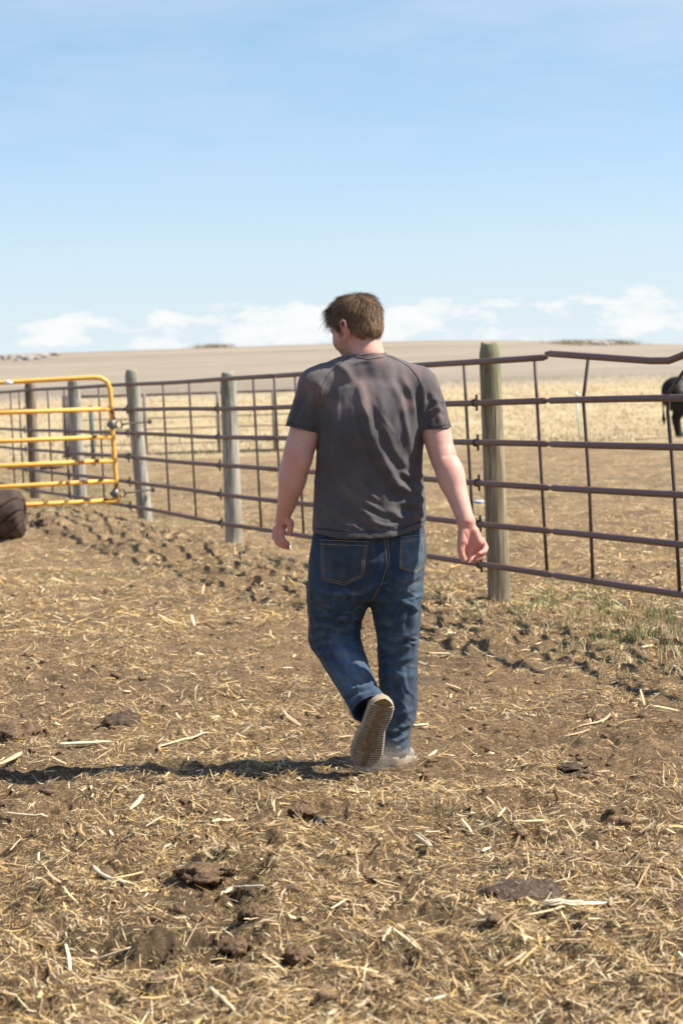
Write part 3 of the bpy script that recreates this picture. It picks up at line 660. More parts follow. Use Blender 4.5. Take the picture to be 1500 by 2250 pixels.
# ------------------------------------------------------------------ tyre by the left edge
tc_ = ground_hit(4, 1188); R_t = .265
tyre = empty('tyre', tc_, 'worn brown rubber tyre with slanted lugs standing at the left edge under the gate', 'tyre')
Wt = .46; nu, nv = 34, 288; u = np.linspace(-1, 1, nu); V = np.zeros((nu, nv, 3)); axis_c = tc_ + np.array([.0, .1, R_t - .045])
for i, uu in enumerate(u):
    prof = R_t * (1 - .35 * abs(uu) ** 6)
    for j in range(nv):
        a = 2 * np.pi * j / nv; ph = (a * 10 / (2 * np.pi) - uu * 1.0) % 1.0; gr_ = -.030 * math.exp(-((ph - .5) / .07) ** 4)
        V[i, j] = axis_c + np.array([uu * Wt / 2, -math.cos(a) * (prof + gr_), math.sin(a) * (prof + gr_)])
Vf = V.reshape(-1, 3); mb = MB(); i, j = np.meshgrid(np.arange(nu - 1), np.arange(nv), indexing='ij'); i = i.ravel(); j = j.ravel(); k = (j + 1) % nv
mb.add(Vf, np.stack([i * nv + j, i * nv + k, (i + 1) * nv + k, (i + 1) * nv + j], 1)); mb.build('tread', M['tyre'], tyre)
for s in (-1, 1):
    mb = MB(); rs = np.array([R_t * .58, R_t * .5, R_t * .42, R_t * .40, .0]); xs = np.array([1.0, 1.03, 1.0, .7, .68]) * s * Wt / 2
    a = np.arange(nv) * 2 * np.pi / nv; V = np.concatenate([np.stack([np.full(nv, axis_c[0] + x_), axis_c[1] - np.cos(a) * r_, axis_c[2] + np.sin(a) * r_], 1) for r_, x_ in zip(rs, xs)])
    i, j = np.meshgrid(np.arange(4), np.arange(nv), indexing='ij'); i = i.ravel(); j = j.ravel(); k = (j + 1) % nv
    mb.add(V, np.stack([i * nv + j, i * nv + k, (i + 1) * nv + k, (i + 1) * nv + j], 1)); mb.build('sidewall', M['tyre'], tyre)

# ------------------------------------------------------------------ fence across the far yard
FY = 54.0
ff = empty('far_fence', (P(400, 1000, FY)[0], FY, float(H(P(400, 1000, FY)[0], FY))), 'thin low pipe fence standing across the far yard at left', 'fence')
for (y0, r) in ((873, .035), (925, .012), (949, .012), (982, .012), (1003, .03)):
    mb = MB(); mb.tube([P(x, y0 - (x - 140) * .0315, FY) for x in (138, 250, 380, 500, 620, 760)], r, seg=8); mb.build('rail', M['farpipe'], ff)
for x in (141, 150, 317, 478, 600, 758):
    mb = MB(); a = P(x, 873 - (x - 140) * .03 - 3, FY); a = a + (0, -.05, 0); mb.tube([a, (a[0], a[1], float(H(a[0], a[1])) - .1)], .04, seg=8); mb.build('post', M['farpipe'], ff)
a = P(205, 905, 52.0); b = ground_hit(207, 1024)
mb = MB(); mb.tube([(b[0], b[1], b[2] - .2), (b[0] - .02, b[1], b[2] + 1.22)], .045, seg=4); mb.tube([(b[0], b[1] - .05, b[2] + .0), (b[0] - .02, b[1] - .05, b[2] + 1.2)], .02, seg=4)
tag(mb.build('steel_post', M['tpost'], loc=b), 'dark teal steel post standing behind the gate end', 'post')
b = ground_hit(1273, 968)
wp = empty('step_in_post', b, 'thin pale step in post in the dry grass right of the big timber post', 'post')
mb = MB(); mb.tube([b + (0, 0, -.05), b + (-.05, 0, 1.02)], .022, seg=8); mb.build('rod', M['white_post'], wp)
mb = MB(); mb.tube([b + (-.05, 0, 1.0), b + (-.055, 0, 1.09)], .045, seg=8); mb.build('clip', M['band'], wp)

# ------------------------------------------------------------------ rock piles on the ridge
ORD = 'first second third fourth fifth sixth seventh eighth ninth tenth eleventh twelfth thirteenth fourteenth fifteenth sixteenth'.split()
def rock(px, py, s, label, group, i, matl='rock'):
    import bmesh
    p = ground_hit(px, py); bm = bmesh.new(); bmesh.ops.create_icosphere(bm, subdivisions=2, radius=1)
    v = np.array([q.co[:] for q in bm.verts]); f = np.array([[q.index for q in ff_.verts] for ff_ in bm.faces]); bm.free()
    k = 1 + .45 * perlin(v[:, 0] * 1.4 + i * 3, v[:, 1] * 1.4 + v[:, 2] * 1.2 + i, 2)
    v = v * k[:, None] * np.array([1.5, 1.2, .8]) * s + p + (0, 0, s * .35)
    mb = MB(); mb.add(v, f); tag(mb.build('rock', M[matl], loc=p, smooth=False), label, 'rock', group)
for i in range(16):
    rock(-5 + i * 8 + rng.normal(0, 3), 790 + rng.normal(0, 3) - i * .15, .13 + .20 * rng.random(), '%s rock from the left in the long pale pile below the left skyline' % ORD[i], 'rocks in the pile at the left skyline', i)
for i in range(7):
    rock(455 + i * 7, 764 - i * .2, .10 + .16 * rng.random(), '%s rock from the left in the low heap on the skyline left of the man' % ORD[i], 'rocks in the low heap on the skyline', 30 + i, 'rock')
for i in range(12):
    rock(1268 + i * 7.5, 758 + rng.normal(0, .6), .12 + .24 * rng.random() * math.sin(math.pi * (i + 1) / 13), '%s rock from the left in the skyline heap above the dented rail' % ORD[i], 'rocks in the skyline heap at right', 50 + i, 'rock')
def f_scrub(n):
    xs = []; ys = []
    for (px, py, s, w) in ((1300, 757, 1.6, 1.0), (1345, 757, 1.0, .5), (470, 764, 1.0, .4), (1262, 758, .8, .3)):
        p = ground_hit(px, py); k = int(n * w / 2.2); xs.append(p[0] + rng.normal(0, s, k)); ys.append(p[1] + rng.normal(0, 1, k))
    return np.concatenate(xs), np.concatenate(ys)
blades('weeds', 2600, f_scrub, .34, .03, np.array([[.16, .15, .09], [.28, .24, .13], [.38, .31, .17]]), 'dull green weeds growing over the rock heaps on the skyline', 'weeds')
# ------------------------------------------------------------------ signed distance modelling for the living figures
class SDF:
    def __init__(s, lo, hi, h):
        s.lo = np.asarray(lo, float); s.h = h; s.n = np.ceil((np.asarray(hi, float) - s.lo) / h).astype(int) + 1
        s.F = np.full(tuple(s.n), .06, np.float32)
        s.ax = [(s.lo[i] + h * np.arange(s.n[i])).astype(np.float32) for i in range(3)]
    def box(s, lo, hi):
        a = np.clip(np.floor((np.asarray(lo) - s.lo) / s.h).astype(int), 0, s.n - 1); b = np.clip(np.ceil((np.asarray(hi) - s.lo) / s.h).astype(int) + 1, a + 1, s.n)
        sl_ = tuple(slice(a[i], b[i]) for i in range(3))
        return sl_, s.ax[0][sl_[0]][:, None, None], s.ax[1][sl_[1]][None, :, None], s.ax[2][sl_[2]][None, None, :]
    def put(s, sl_, d, k, op='u'):
        A = s.F[sl_]
        if op == 'u':
            if k > 0: hh = np.maximum(k - np.abs(A - d), 0) / k; A[...] = np.minimum(A, d) - hh * hh * k * .25
            else: A[...] = np.minimum(A, d)
        elif op == 's':
            hh = np.maximum(k - np.abs(A + d), 0) / max(k, 1e-6); A[...] = np.maximum(A, -d) + hh * hh * k * .25
        elif op == 'i': A[...] = np.maximum(A, d)
    def ell(s, c, r, R=None, k=.01, op='u'):
        c = np.asarray(c, float); r = np.asarray(r, float); m = r.max() + k + s.h * 3
        sl_, X, Y, Z = s.box(c - m, c + m); x = X - c[0]; y = Y - c[1]; z = Z - c[2]
        if R is not None:
            x, y, z = (R[0][0] * x + R[0][1] * y + R[0][2] * z, R[1][0] * x + R[1][1] * y + R[1][2] * z, R[2][0] * x + R[2][1] * y + R[2][2] * z)
        k0 = np.sqrt((x / r[0]) ** 2 + (y / r[1]) ** 2 + (z / r[2]) ** 2); k1 = np.sqrt((x / r[0] ** 2) ** 2 + (y / r[1] ** 2) ** 2 + (z / r[2] ** 2) ** 2) + 1e-6
        s.put(sl_, (k0 * (k0 - 1) / k1).astype(np.float32), k, op)
    def caps(s, pts, rs, k=.01, op='u', flat=None, fdir=None):
        """chain of round cones; flat = list of ratios along fdir (radius multiplier in that direction)"""
        pts = np.asarray(pts, float); rs = np.broadcast_to(np.asarray(rs, float), (len(pts),)); m = rs.max() * (max(1, np.max(flat)) if flat is not None else 1) + k + s.h * 3
        sl_, X, Y, Z = s.box(pts.min(0) - m, pts.max(0) + m); D = None
        fl = None if flat is None else np.broadcast_to(np.asarray(flat, float), (len(pts),))
        for i in range(len(pts) - 1):
            a, b = pts[i], pts[i + 1]; ab = b - a; L2 = ab @ ab + 1e-12
            x = X - a[0]; y = Y - a[1]; z = Z - a[2]
            t = np.clip((x * ab[0] + y * ab[1] + z * ab[2]) / L2, 0, 1); x = x - t * ab[0]; y = y - t * ab[1]; z = z - t * ab[2]
            r = rs[i] + t * (rs[i + 1] - rs[i])
            if fl is not None:
                f = fl[i] + t * (fl[i + 1] - fl[i]); q = x * fdir[0] + y * fdir[1] + z * fdir[2]; g = q * (1 / f - 1)
                x = x + g * fdir[0]; y = y + g * fdir[1]; z = z + g * fdir[2]
                d = (np.sqrt(x * x + y * y + z * z) - r) * np.minimum(1, f)
            else: d = np.sqrt(x * x + y * y + z * z) - r
            D = d if D is None else np.minimum(D, d)
        s.put(sl_, D.astype(np.float32), k, op)
    def loft(s, rings, k=.01, p=2.3, op='u', cap0=True):
        """rings: (z, cx, cy, a, bback, bfront) stacked up the z axis"""
        R = np.array(sorted(rings), float); zmin, zmax = R[0, 0], R[-1, 0]; m = k + s.h * 3
        lo = [(R[:, 1] - R[:, 3]).min() - m, (R[:, 2] - R[:, 4]).min() - m, zmin - m]; hi = [(R[:, 1] + R[:, 3]).max() + m, (R[:, 2] + R[:, 5]).max() + m, zmax + m]
        sl_, X, Y, Z = s.box(lo, hi); zz = np.clip(Z, zmin, zmax)
        g = np.linspace(zmin, zmax, 400); ker = np.exp(-.5 * (np.arange(-14, 15) / 6.0) ** 2); ker /= ker.sum()
        f = [np.interp(zz, g, np.convolve(np.pad(np.interp(g, R[:, 0], R[:, i]), 14, mode='edge'), ker, mode='valid')).astype(np.float32) for i in range(1, 6)]
        x = np.abs(X - f[0]) / f[2]; yy = Y - f[1]; y = np.abs(yy) / np.where(yy < 0, f[3], f[4])
        n = (x ** p + y ** p) ** (1 / p); d = (n - 1) * np.minimum(f[2], np.minimum(f[3], f[4]))
        dz = np.maximum(Z - zmax, zmin - Z); d = np.maximum(d, dz)
        s.put(sl_, d.astype(np.float32), k, op)
    def plane(s, o, n):
        n = np.asarray(n, float) / np.linalg.norm(n); X, Y, Z = s.ax[0][:, None, None], s.ax[1][None, :, None], s.ax[2][None, None, :]
        s.F = np.maximum(s.F, ((X - o[0]) * n[0] + (Y - o[1]) * n[1] + (Z - o[2]) * n[2]).astype(np.float32))
    def net(s, smooth=2):
        F = s.F; S = F < 0
        c = np.zeros(tuple(np.array(F.shape) - 1), np.uint8)
        for dx in (0, 1):
            for dy in (0, 1):
                for dz in (0, 1): c += S[dx:F.shape[0] - 1 + dx, dy:F.shape[1] - 1 + dy, dz:F.shape[2] - 1 + dz]
        mix = (c > 0) & (c < 8); idx = np.argwhere(mix); mp = np.full(mix.shape, -1, np.int32); mp[mix] = np.arange(len(idx))
        acc = np.zeros((len(idx), 3)); cnt = np.zeros(len(idx))
        for axis in range(3):
            o = [a for a in range(3) if a != axis]
            for u in (0, 1):
                for v in (0, 1):
                    a = idx.copy(); a[:, o[0]] += u; a[:, o[1]] += v; b = a.copy(); b[:, axis] += 1
                    fa = F[a[:, 0], a[:, 1], a[:, 2]]; fb = F[b[:, 0], b[:, 1], b[:, 2]]; m = (fa < 0) != (fb < 0)
                    t = np.where(m, fa / np.where(m, fa - fb, 1), 0); q = (a - idx).astype(float); q[:, axis] += t
                    acc[m] += q[m]; cnt[m] += 1
        V = (idx + acc / cnt[:, None]) * s.h + s.lo; Q = []
        for axis in range(3):
            o = [a for a in range(3) if a != axis]; sa = [slice(None)] * 3; sb = [slice(None)] * 3; sa[axis] = slice(0, -1); sb[axis] = slice(1, None)
            A = S[tuple(sa)]; B = S[tuple(sb)]; e = np.argwhere(A != B); e = e[(e[:, o[0]] > 0) & (e[:, o[1]] > 0) & (e[:, o[0]] < F.shape[o[0]] - 1) & (e[:, o[1]] < F.shape[o[1]] - 1)]
            fl = A[e[:, 0], e[:, 1], e[:, 2]]
            def cell(u, v):
                k = e.copy(); k[:, o[0]] -= u; k[:, o[1]] -= v; return mp[k[:, 0], k[:, 1], k[:, 2]]
            q = np.stack([cell(1, 1), cell(0, 1), cell(0, 0), cell(1, 0)], 1)
            if axis == 1: fl = ~fl
            Q.append(np.where(fl[:, None], q, q[:, ::-1]))
        Q = np.concatenate(Q); Q = Q[(Q >= 0).all(1)]
        for _ in range(smooth): V = lap(V, Q, .5)
        return V, Q
def lap(V, Q, w):
    n = len(V); a = Q.ravel(); b = np.roll(Q, -1, axis=1).ravel(); cnt = np.bincount(a, minlength=n) + np.bincount(b, minlength=n)
    out = np.stack([(np.bincount(a, V[b, i], n) + np.bincount(b, V[a, i], n)) for i in range(3)], 1) / np.maximum(cnt, 1)[:, None]
    return V * (1 - w) + out * w
def normals(V, Q):
    f = np.cross(V[Q[:, 2]] - V[Q[:, 0]], V[Q[:, 3]] - V[Q[:, 1]]); N = np.zeros_like(V)
    for i in range(3):
        N[:, i] = sum(np.bincount(Q[:, k], f[:, i], len(V)) for k in range(4))
    return N / (np.linalg.norm(N, axis=1)[:, None] + 1e-12)
def seg_dist(px, py, poly):
    poly = np.asarray(poly, float); best = np.full(len(px), 1e9); side = np.zeros(len(px)); along = np.zeros(len(px))
    n = len(poly) - 1
    for i in range(n):
        a, b = poly[i], poly[i + 1]; ab = b - a; t = np.clip(((px - a[0]) * ab[0] + (py - a[1]) * ab[1]) / (ab @ ab), 0, 1)
        dx = px - a[0] - t * ab[0]; dy = py - a[1] - t * ab[1]; d = np.hypot(dx, dy); m = d < best
        best[m] = d[m]; side[m] = np.sign(ab[0] * dy - ab[1] * dx)[m]; along[m] = ((i + t) / n)[m]
    return best, side, along
def folds(V, N, strokes, skew=.35):
    px, py = proj(V); back = np.clip(-N[:, 1] * 1.6 + .25, 0, 1); h = np.zeros(len(V))
    for (poly, amp, w) in strokes:
        poly = np.asarray(poly, float); lo = poly.min(0) - w * 4; hi = poly.max(0) + w * 4
        k = (px > lo[0]) & (px < hi[0]) & (py > lo[1]) & (py < hi[1])
        if not k.any(): continue
        d, s_, al = seg_dist(px[k], py[k], poly); sd = d * s_
        env = np.sin(np.clip(al, .0, 1) * np.pi) ** .55
        prof = np.exp(-(sd / w) ** 2) - .55 * np.exp(-((sd - w * 1.9) / (w * 1.1)) ** 2) - .25 * np.exp(-((sd + w * 2.0) / (w * 1.2)) ** 2)
        h[k] += amp * .001 * prof * (.25 + .75 * env)
    return V + N * (h * back)[:, None]
def setcol(base, V): return np.tile(np.asarray(base, float), (len(V), 1))
def blend(col, m, c): m = np.clip(m, 0, 1)[:, None]; return col * (1 - m) + np.asarray(c) * m
def n3(V, s, seed): return perlin(V[:, 0] * s + V[:, 1] * s * .6, V[:, 2] * s - V[:, 1] * s * .5, seed)
def ring(py, L, Rr, yb, yf, pad=0):
    cy = (yb + yf) / 2; a = P(L - pad, py, yb + .06); b = P(Rr + pad, py, yb + .06); c = (a + b) / 2
    return (c[2], c[0], cy, (b[0] - a[0]) / 2, cy - yb + pad / 597, yf - cy + pad / 597)
def PP(px, py, y): return P(px, py, y)
pm = 597.0

# ---- the walking man
MAN = P(835, 1690, 8.92); MAN[2] = float(H(MAN[0], MAN[1]))
man = empty('person', MAN, 'person walking away in a faded charcoal t-shirt and blue jeans, looking down to the left', 'person')

# head frame
th_, ph_ = math.radians(50), math.radians(20)
f0 = np.array([-math.sin(th_), math.cos(th_), 0]); hf = math.cos(ph_) * f0 + np.array([0, 0, -math.sin(ph_)]); hw = math.sin(ph_) * f0 + np.array([0, 0, math.cos(ph_)])
hr = np.cross(hf, hw); HC = P(781, 717, 8.94); HS = .94
def hp(r, f, w): return HC + HS * (hr * r + hf * f + hw * w)
HR = np.array([hr, hf, hw])
s = SDF(P(590, 1260, 8.55) + (-.0, 0, 0), (P(1080, 1260, 8.6)[0], 9.22, 1.80), .0034)
LEFT_ARM = [(700, 848, 8.90, 38), (672, 940, 8.895, 33.5), (656, 995, 8.89, 33.5), (646, 1033, 8.90, 31), (638, 1070, 8.925, 26.5), (630, 1106, 8.955, 21.5), (622, 1136, 8.98, 15.5)]
RIGHT_ARM = [(918, 850, 8.90, 40), (953, 930, 8.88, 33), (967, 985, 8.86, 30), (975, 1010, 8.845, 29.5), (986, 1035, 8.82, 28), (998, 1070, 8.80, 25.5), (1010, 1106, 8.775, 22), (1023, 1145, 8.75, 18.5)]
def arm_pts(A): return [P(a, b, y) for a, b, y, r in A], [r / pm for a, b, y, r in A]
# torso core under the shirt, hips and legs under the jeans, all one body
s.loft([ring(800, 775, 845, 8.90, 8.98), ring(850, 715, 920, 8.83, 9.05), ring(950, 706, 925, 8.785, 9.08), ring(1060, 704, 918, 8.81, 9.10), ring(1240, 704, 915, 8.80, 9.07)], k=.0)
s.caps([P(735, 832, 8.915), P(880, 834, 8.915)], [.040, .040], k=.04)
# neck
s.caps([P(806, 812, 8.915), P(806, 780, 8.915), P(800, 745, 8.93)], [.070, .0635, .060], k=.03)
s.caps([P(775, 818, 8.92), P(845, 820, 8.92)], [.028, .028], k=.03)
# skull and face
s.ell(hp(0, -.018, .028), np.array([.077, .098, .090]) * HS, HR, k=.02)
s.ell(hp(0, .036, -.030), np.array([.064, .062, .080]) * HS, HR, k=.03)
s.ell(hp(0, .040, -.082), np.array([.050, .052, .036]) * HS, HR, k=.03)
s.ell(hp(0, .078, -.104), np.array([.020, .018, .016]) * HS, HR, k=.02)
s.caps([hp(-.038, .083, .014), hp(0, .094, .014), hp(.038, .083, .014)], .011, k=.015)
for q in (-1, 1):
    s.ell(hp(.033 * q, .098, -.008), np.array([.015, .011, .010]), HR, k=.010, op='s')
    s.ell(hp(.032 * q, .080, -.008), np.array([.0125, .0125, .0125]), HR, k=.002)
    s.caps([hp(.020 * q, .091, -.001), hp(.033 * q, .095, .001), hp(.044 * q, .084, -.003)], .0032, k=.003)
    s.ell(hp(.048 * q, .056, -.040), np.array([.024, .032, .034]), HR, k=.02)
s.caps([hp(0, .096, .002), hp(0, .106, -.030), hp(0, .107, -.036)], [.0075, .011, .0125], k=.008)
for q in (-1, 1): s.ell(hp(.012 * q, .104, -.038), np.array([.0075, .009, .007]), HR, k=.005)
s.caps([hp(-.020, .089, -.066), hp(0, .100, -.063), hp(.020, .089, -.066)], .006, k=.006)
s.caps([hp(-.017, .088, -.075), hp(0, .098, -.076), hp(.017, .088, -.075)], .0068, k=.005)
s.caps([hp(-.02, .101, -.070), hp(.02, .101, -.070)], .0018, k=.003, op='s')
# ears: rim, concha, lobe
for q in (-1, 1):
    e = lambda f, w, o=0: hp(q * (.077 + o * 1.6), f * 1.15 - .006 - .36 * w, w * 1.04 - .017)
    s.ell(e(-.006, -.008, .001), np.array([.006, .016, .028]), HR, k=.010)
    rim = [e(.010, .006, .002), e(.012, .020, .007), e(.004, .031, .011), e(-.010, .031, .015), e(-.020, .020, .017), e(-.022, .004, .016), e(-.018, -.012, .013), e(-.010, -.024, .010), e(.000, -.034, .006)]
    s.caps(rim, [.004, .0045, .005, .005, .005, .005, .0045, .0055, .0060], k=.004)
    s.ell(e(-.004, -.004, .010), np.array([.007, .009, .016]), HR, k=.004, op='s')
# arms
for A in (LEFT_ARM, RIGHT_ARM):
    p_, r_ = arm_pts(A); s.caps(p_, r_, k=.02)
s.ell(P(662, 1010, 8.865), (.036, .036, .045), k=.02); s.ell(P(990, 1046, 8.81), (.043, .042, .060), k=.03); s.ell(P(643, 1050, 8.90), (.042, .042, .06), k=.03)
# crease on the inside of the right elbow
s.caps([P(975, 1003, 8.790), P(992, 999, 8.800), P(1004, 1000, 8.83)], [.003, .004, .003], k=.008, op='s')
# left hand, relaxed, thumb in front
LH = lambda *a: [P(x, y, d) for x, y, d in a]
s.caps(LH((622, 1134, 8.98), (619, 1150, 8.99), (615, 1168, 8.995)), np.array([15, 17, 14]) / pm, k=.012, flat=[.8, .62, .6], fdir=np.array([.78, -.62, 0]))
s.caps(LH((628, 1140, 8.965), (638, 1150, 8.955), (638, 1161, 8.955), (636, 1171, 8.96)), np.array([9, 8.5, 7.2, 5.8]) / pm, k=.008)
s.caps(LH((621, 1166, 8.975), (618, 1180, 8.968), (625, 1190, 8.958), (633, 1196, 8.958)), np.array([7.2, 6.8, 6.2, 5.2]) / pm, k=.002)
s.caps(LH((614, 1169, 8.995), (609, 1184, 8.990), (619, 1195, 8.978), (632, 1203, 8.975)), np.array([7.4, 7.0, 6.4, 5.4]) / pm, k=.002)
s.caps(LH((609, 1166, 9.015), (604, 1181, 9.012), (612, 1195, 9.0), (626, 1202, 8.995)), np.array([7.2, 6.8, 6.2, 5.2]) / pm, k=.002)
s.caps(LH((606, 1161, 9.035), (602, 1175, 9.035), (607, 1187, 9.025), (618, 1194, 9.018)), np.array([6.6, 6.0, 5.4, 4.6]) / pm, k=.002)
# right hand, palm towards the camera
fd = np.array([.15, -1, 0]) / math.hypot(.15, 1)
s.caps(LH((1024, 1150, 8.75), (1027, 1168, 8.75), (1033, 1188, 8.752), (1038, 1200, 8.755)), np.array([18.5, 21, 25, 24]) / pm, k=.012, flat=[.85, .62, .52, .48], fdir=fd)
s.caps(LH((1018, 1172, 8.735), (1016, 1190, 8.728)), np.array([11, 11.5]) / pm, k=.014)
s.caps(LH((1042, 1168, 8.74), (1050, 1190, 8.738)), np.array([9, 10]) / pm, k=.014)
s.caps(LH((1014, 1192, 8.725), (1012, 1208, 8.720), (1014, 1220, 8.718), (1018, 1230, 8.720)), np.array([9, 8.4, 7.6, 6.2]) / pm, k=.004)
s.caps(LH((1031, 1198, 8.755), (1033, 1218, 8.75), (1034, 1233, 8.738), (1030, 1242, 8.730)), np.array([8.4, 8, 7.2, 6]) / pm, k=.002)
s.caps(LH((1042, 1198, 8.757), (1046, 1219, 8.757), (1047, 1232, 8.742), (1041, 1240, 8.730)), np.array([8.4, 8, 7.2, 6.0]) / pm, k=.002)
s.caps(LH((1051, 1194, 8.757), (1058, 1213, 8.757), (1056, 1224, 8.736), (1044, 1229, 8.722)), np.array([8.2, 7.6, 7.0, 5.8]) / pm, k=.002)
s.caps(LH((1058, 1188, 8.755), (1066, 1203, 8.752), (1063, 1212, 8.732), (1052, 1217, 8.720)), np.array([7.6, 6.8, 6.2, 5.2]) / pm, k=.002)
s.caps([P(1020, 1170, 8.715), P(1028, 1190, 8.722), P(1031, 1205, 8.725)], .0022, k=.006, op='s')
s.caps([P(1008, 1154, 8.722), P(1026, 1152, 8.718), P(1042, 1152, 8.725)], .0016, k=.005, op='s')
V, Q = s.net(2)
N = normals(V, Q); px, py = proj(V); col = setcol((.61, .35, .275), V)
col = blend(col, .5 * np.clip(n3(V, 22, 3) + .1, 0, 1) * 1.2, (.56, .29, .225))
for (cx_, cy_, r_, m_) in ((1030, 1190, 60, .75), (620, 1170, 60, .75), (990, 1010, 26, .35), (650, 1010, 36, .45), (754, 728, 26, .75), (800, 760, 40, .30)):
    col = blend(col, m_ * np.exp(-((px - cx_) ** 2 + (py - cy_) ** 2) / r_ ** 2), (.60, .23, .17))
for (cx_, cy_, r_) in ((1046, 1242, 9), (1050, 1217, 7), (1044, 1230, 7), (634, 1200, 9)): col = blend(col, .5 * np.exp(-((px - cx_) ** 2 + (py - cy_) ** 2) / r_ ** 2), (.50, .12, .08))
hl = (V - HC) @ HR.T / HS
beard = sstep(-.030, -.055, hl[:, 2] - .25 * (hl[:, 1] - .05)) * sstep(.0, .025, hl[:, 1]) * (hl[:, 2] > -.16) * (px < 800)
col = blend(col, beard * (.45 + .3 * np.clip(n3(V, 160, 5), -1, 1)) * (py < 800), (.21, .125, .08))
sidebn = sstep(.012, .022, hl[:, 1]) * sstep(.045, .034, hl[:, 1]) * sstep(-.05, -.02, hl[:, 2]) * sstep(.06, .04, hl[:, 2]) * (np.abs(hl[:, 0]) > .045) * (py < 800)
col = blend(col, sidebn * .75, (.09, .055, .035))
brow = np.exp(-((hl[:, 2] - .017) / .006) ** 2) * (np.abs(hl[:, 0]) > .012) * (np.abs(hl[:, 0]) < .046) * (hl[:, 1] > .07) * (py < 800); col = blend(col, brow, (.10, .06, .04))
lips = np.exp(-((hl[:, 2] + .070) / .008) ** 2) * (np.abs(hl[:, 0]) < .024) * (hl[:, 1] > .085) * (py < 800); col = blend(col, lips * .7, (.50, .18, .15))
for q in (-1, 1):
    ey = np.exp(-(((hl[:, 0] - .032 * q) / .010) ** 2 + ((hl[:, 2] + .008) / .005) ** 2) ** 2) * (hl[:, 1] > .086) * (py < 800); col = blend(col, ey, (.75, .72, .68))
    ey = np.exp(-(((hl[:, 0] - .032 * q) / .0045) ** 2 + ((hl[:, 2] + .009) / .0045) ** 2) ** 2) * (hl[:, 1] > .088) * (py < 800); col = blend(col, ey, (.06, .05, .04))
mb = MB(); mb.add(V, Q, col); mb.build('body', M['skin'], man)
bvh_body = BVHTree.FromPolygons([tuple(v) for v in V[::1]], Q.tolist()) if False else None

# ---- t-shirt
s = SDF((P(615, 900, 8.8)[0], 8.62, P(800, 1195, 8.9)[2]), (P(1000, 900, 8.8)[0], 9.22, P(800, 755, 8.9)[2]), .0040)
s.loft([ring(794, 772, 846, 8.86, 8.99), ring(806, 750, 872, 8.855, 9.01), ring(825, 715, 915, 8.825, 9.05), ring(850, 697, 938, 8.793, 9.075), ring(900, 695, 937, 8.757, 9.10), ring(950, 695, 935, 8.747, 9.115), ring(1000, 693, 931, 8.765, 9.13), ring(1050, 691, 930, 8.775, 9.145),
        ring(1100, 689, 937, 8.775, 9.155), ring(1140, 687, 939, 8.765, 9.155), ring(1178, 684, 937, 8.752, 9.145), ring(1192, 683, 937, 8.75, 9.14)], k=.0, p=2.25)
s.caps([P(765, 818, 8.90), P(808, 808, 8.905), P(852, 818, 8.90)], [.062, .064, .062], k=.03, flat=[1.15] * 3, fdir=np.array([0, 1, 0]))
s.caps([P(775, 828, 8.895), P(722, 838, 8.895), P(704, 850, 8.895)], [.062, .072, .075], k=.035)
s.caps([P(838, 832, 8.895), P(890, 838, 8.895), P(914, 852, 8.895)], [.064, .070, .075], k=.035)
# opening at the neck
s.loft([ring(826, 768, 846, 8.86, 9.0), ring(800, 768, 846, 8.852, 9.0), ring(776, 769, 847, 8.845, 9.0)], k=.02, p=2.0)
s.F = np.maximum(s.F, (s.ax[2][None, None, :] - P(806, 776, 8.85)[2] - .12 * (8.85 - s.ax[1][None, :, None]) + .0 * s.ax[0][:, None, None]).astype(np.float32))
s.caps([P(806, 792, 8.925), P(806, 740, 8.935)], [.0715, .0715], k=.003, op='s')
X, Y, Z = s.ax[0][:, None, None], s.ax[1][None, :, None], s.ax[2][None, None, :]
hemp = np.array([P(a, b, 8.78) for a, b in ((560, 1172), (684, 1176), (750, 1183), (820, 1184), (880, 1178), (936, 1158), (1000, 1150))])
s.F = np.maximum(s.F, (np.interp(X, hemp[:, 0], hemp[:, 2]) + .03 * np.clip(Y - 8.8, 0, .5) - Z).astype(np.float32))
def cut(pl, pr, sgn_box):
    a = P(*pl, 8.85); b = P(*pr, 8.85); n = np.array([-(b[2] - a[2]), 0, b[0] - a[0]]); n /= np.linalg.norm(n)
    return ((X - a[0]) * -n[0] + (Z - a[2]) * -n[2]).astype(np.float32), a, b
for arm_, hole, c_ in (((P(702, 850, 8.895), P(683, 890, 8.895), P(660, 962, 8.893)), (P(667, 935, 8.893), P(650, 985, 8.89)), ((625, 936), (698, 952))), ((P(916, 852, 8.895), P(939, 890, 8.89), P(961, 962, 8.872)), (P(955, 935, 8.88), P(972, 990, 8.86)), ((934, 945), (990, 941)))):
    s2 = SDF(s.lo, s.lo + (s.n - 1.5) * s.h, s.h); left_ = arm_[0][0] < 0
    s2.caps(arm_, [.076, .068, .0635] if left_ else [.075, .066, .0605], k=.0)
    s2.caps(hole, [.0575, .0575] if left_ else [.0545, .0545], k=.004, op='s')
    d, a, b = cut(*c_, 0); s2.F = np.maximum(s2.F, d); A = s.F; B = s2.F; hh = np.maximum(.022 - np.abs(A - B), 0) / .022; s.F = np.minimum(A, B) - hh * hh * .022 * .25
V, Q = s.net(2); N = normals(V, Q)
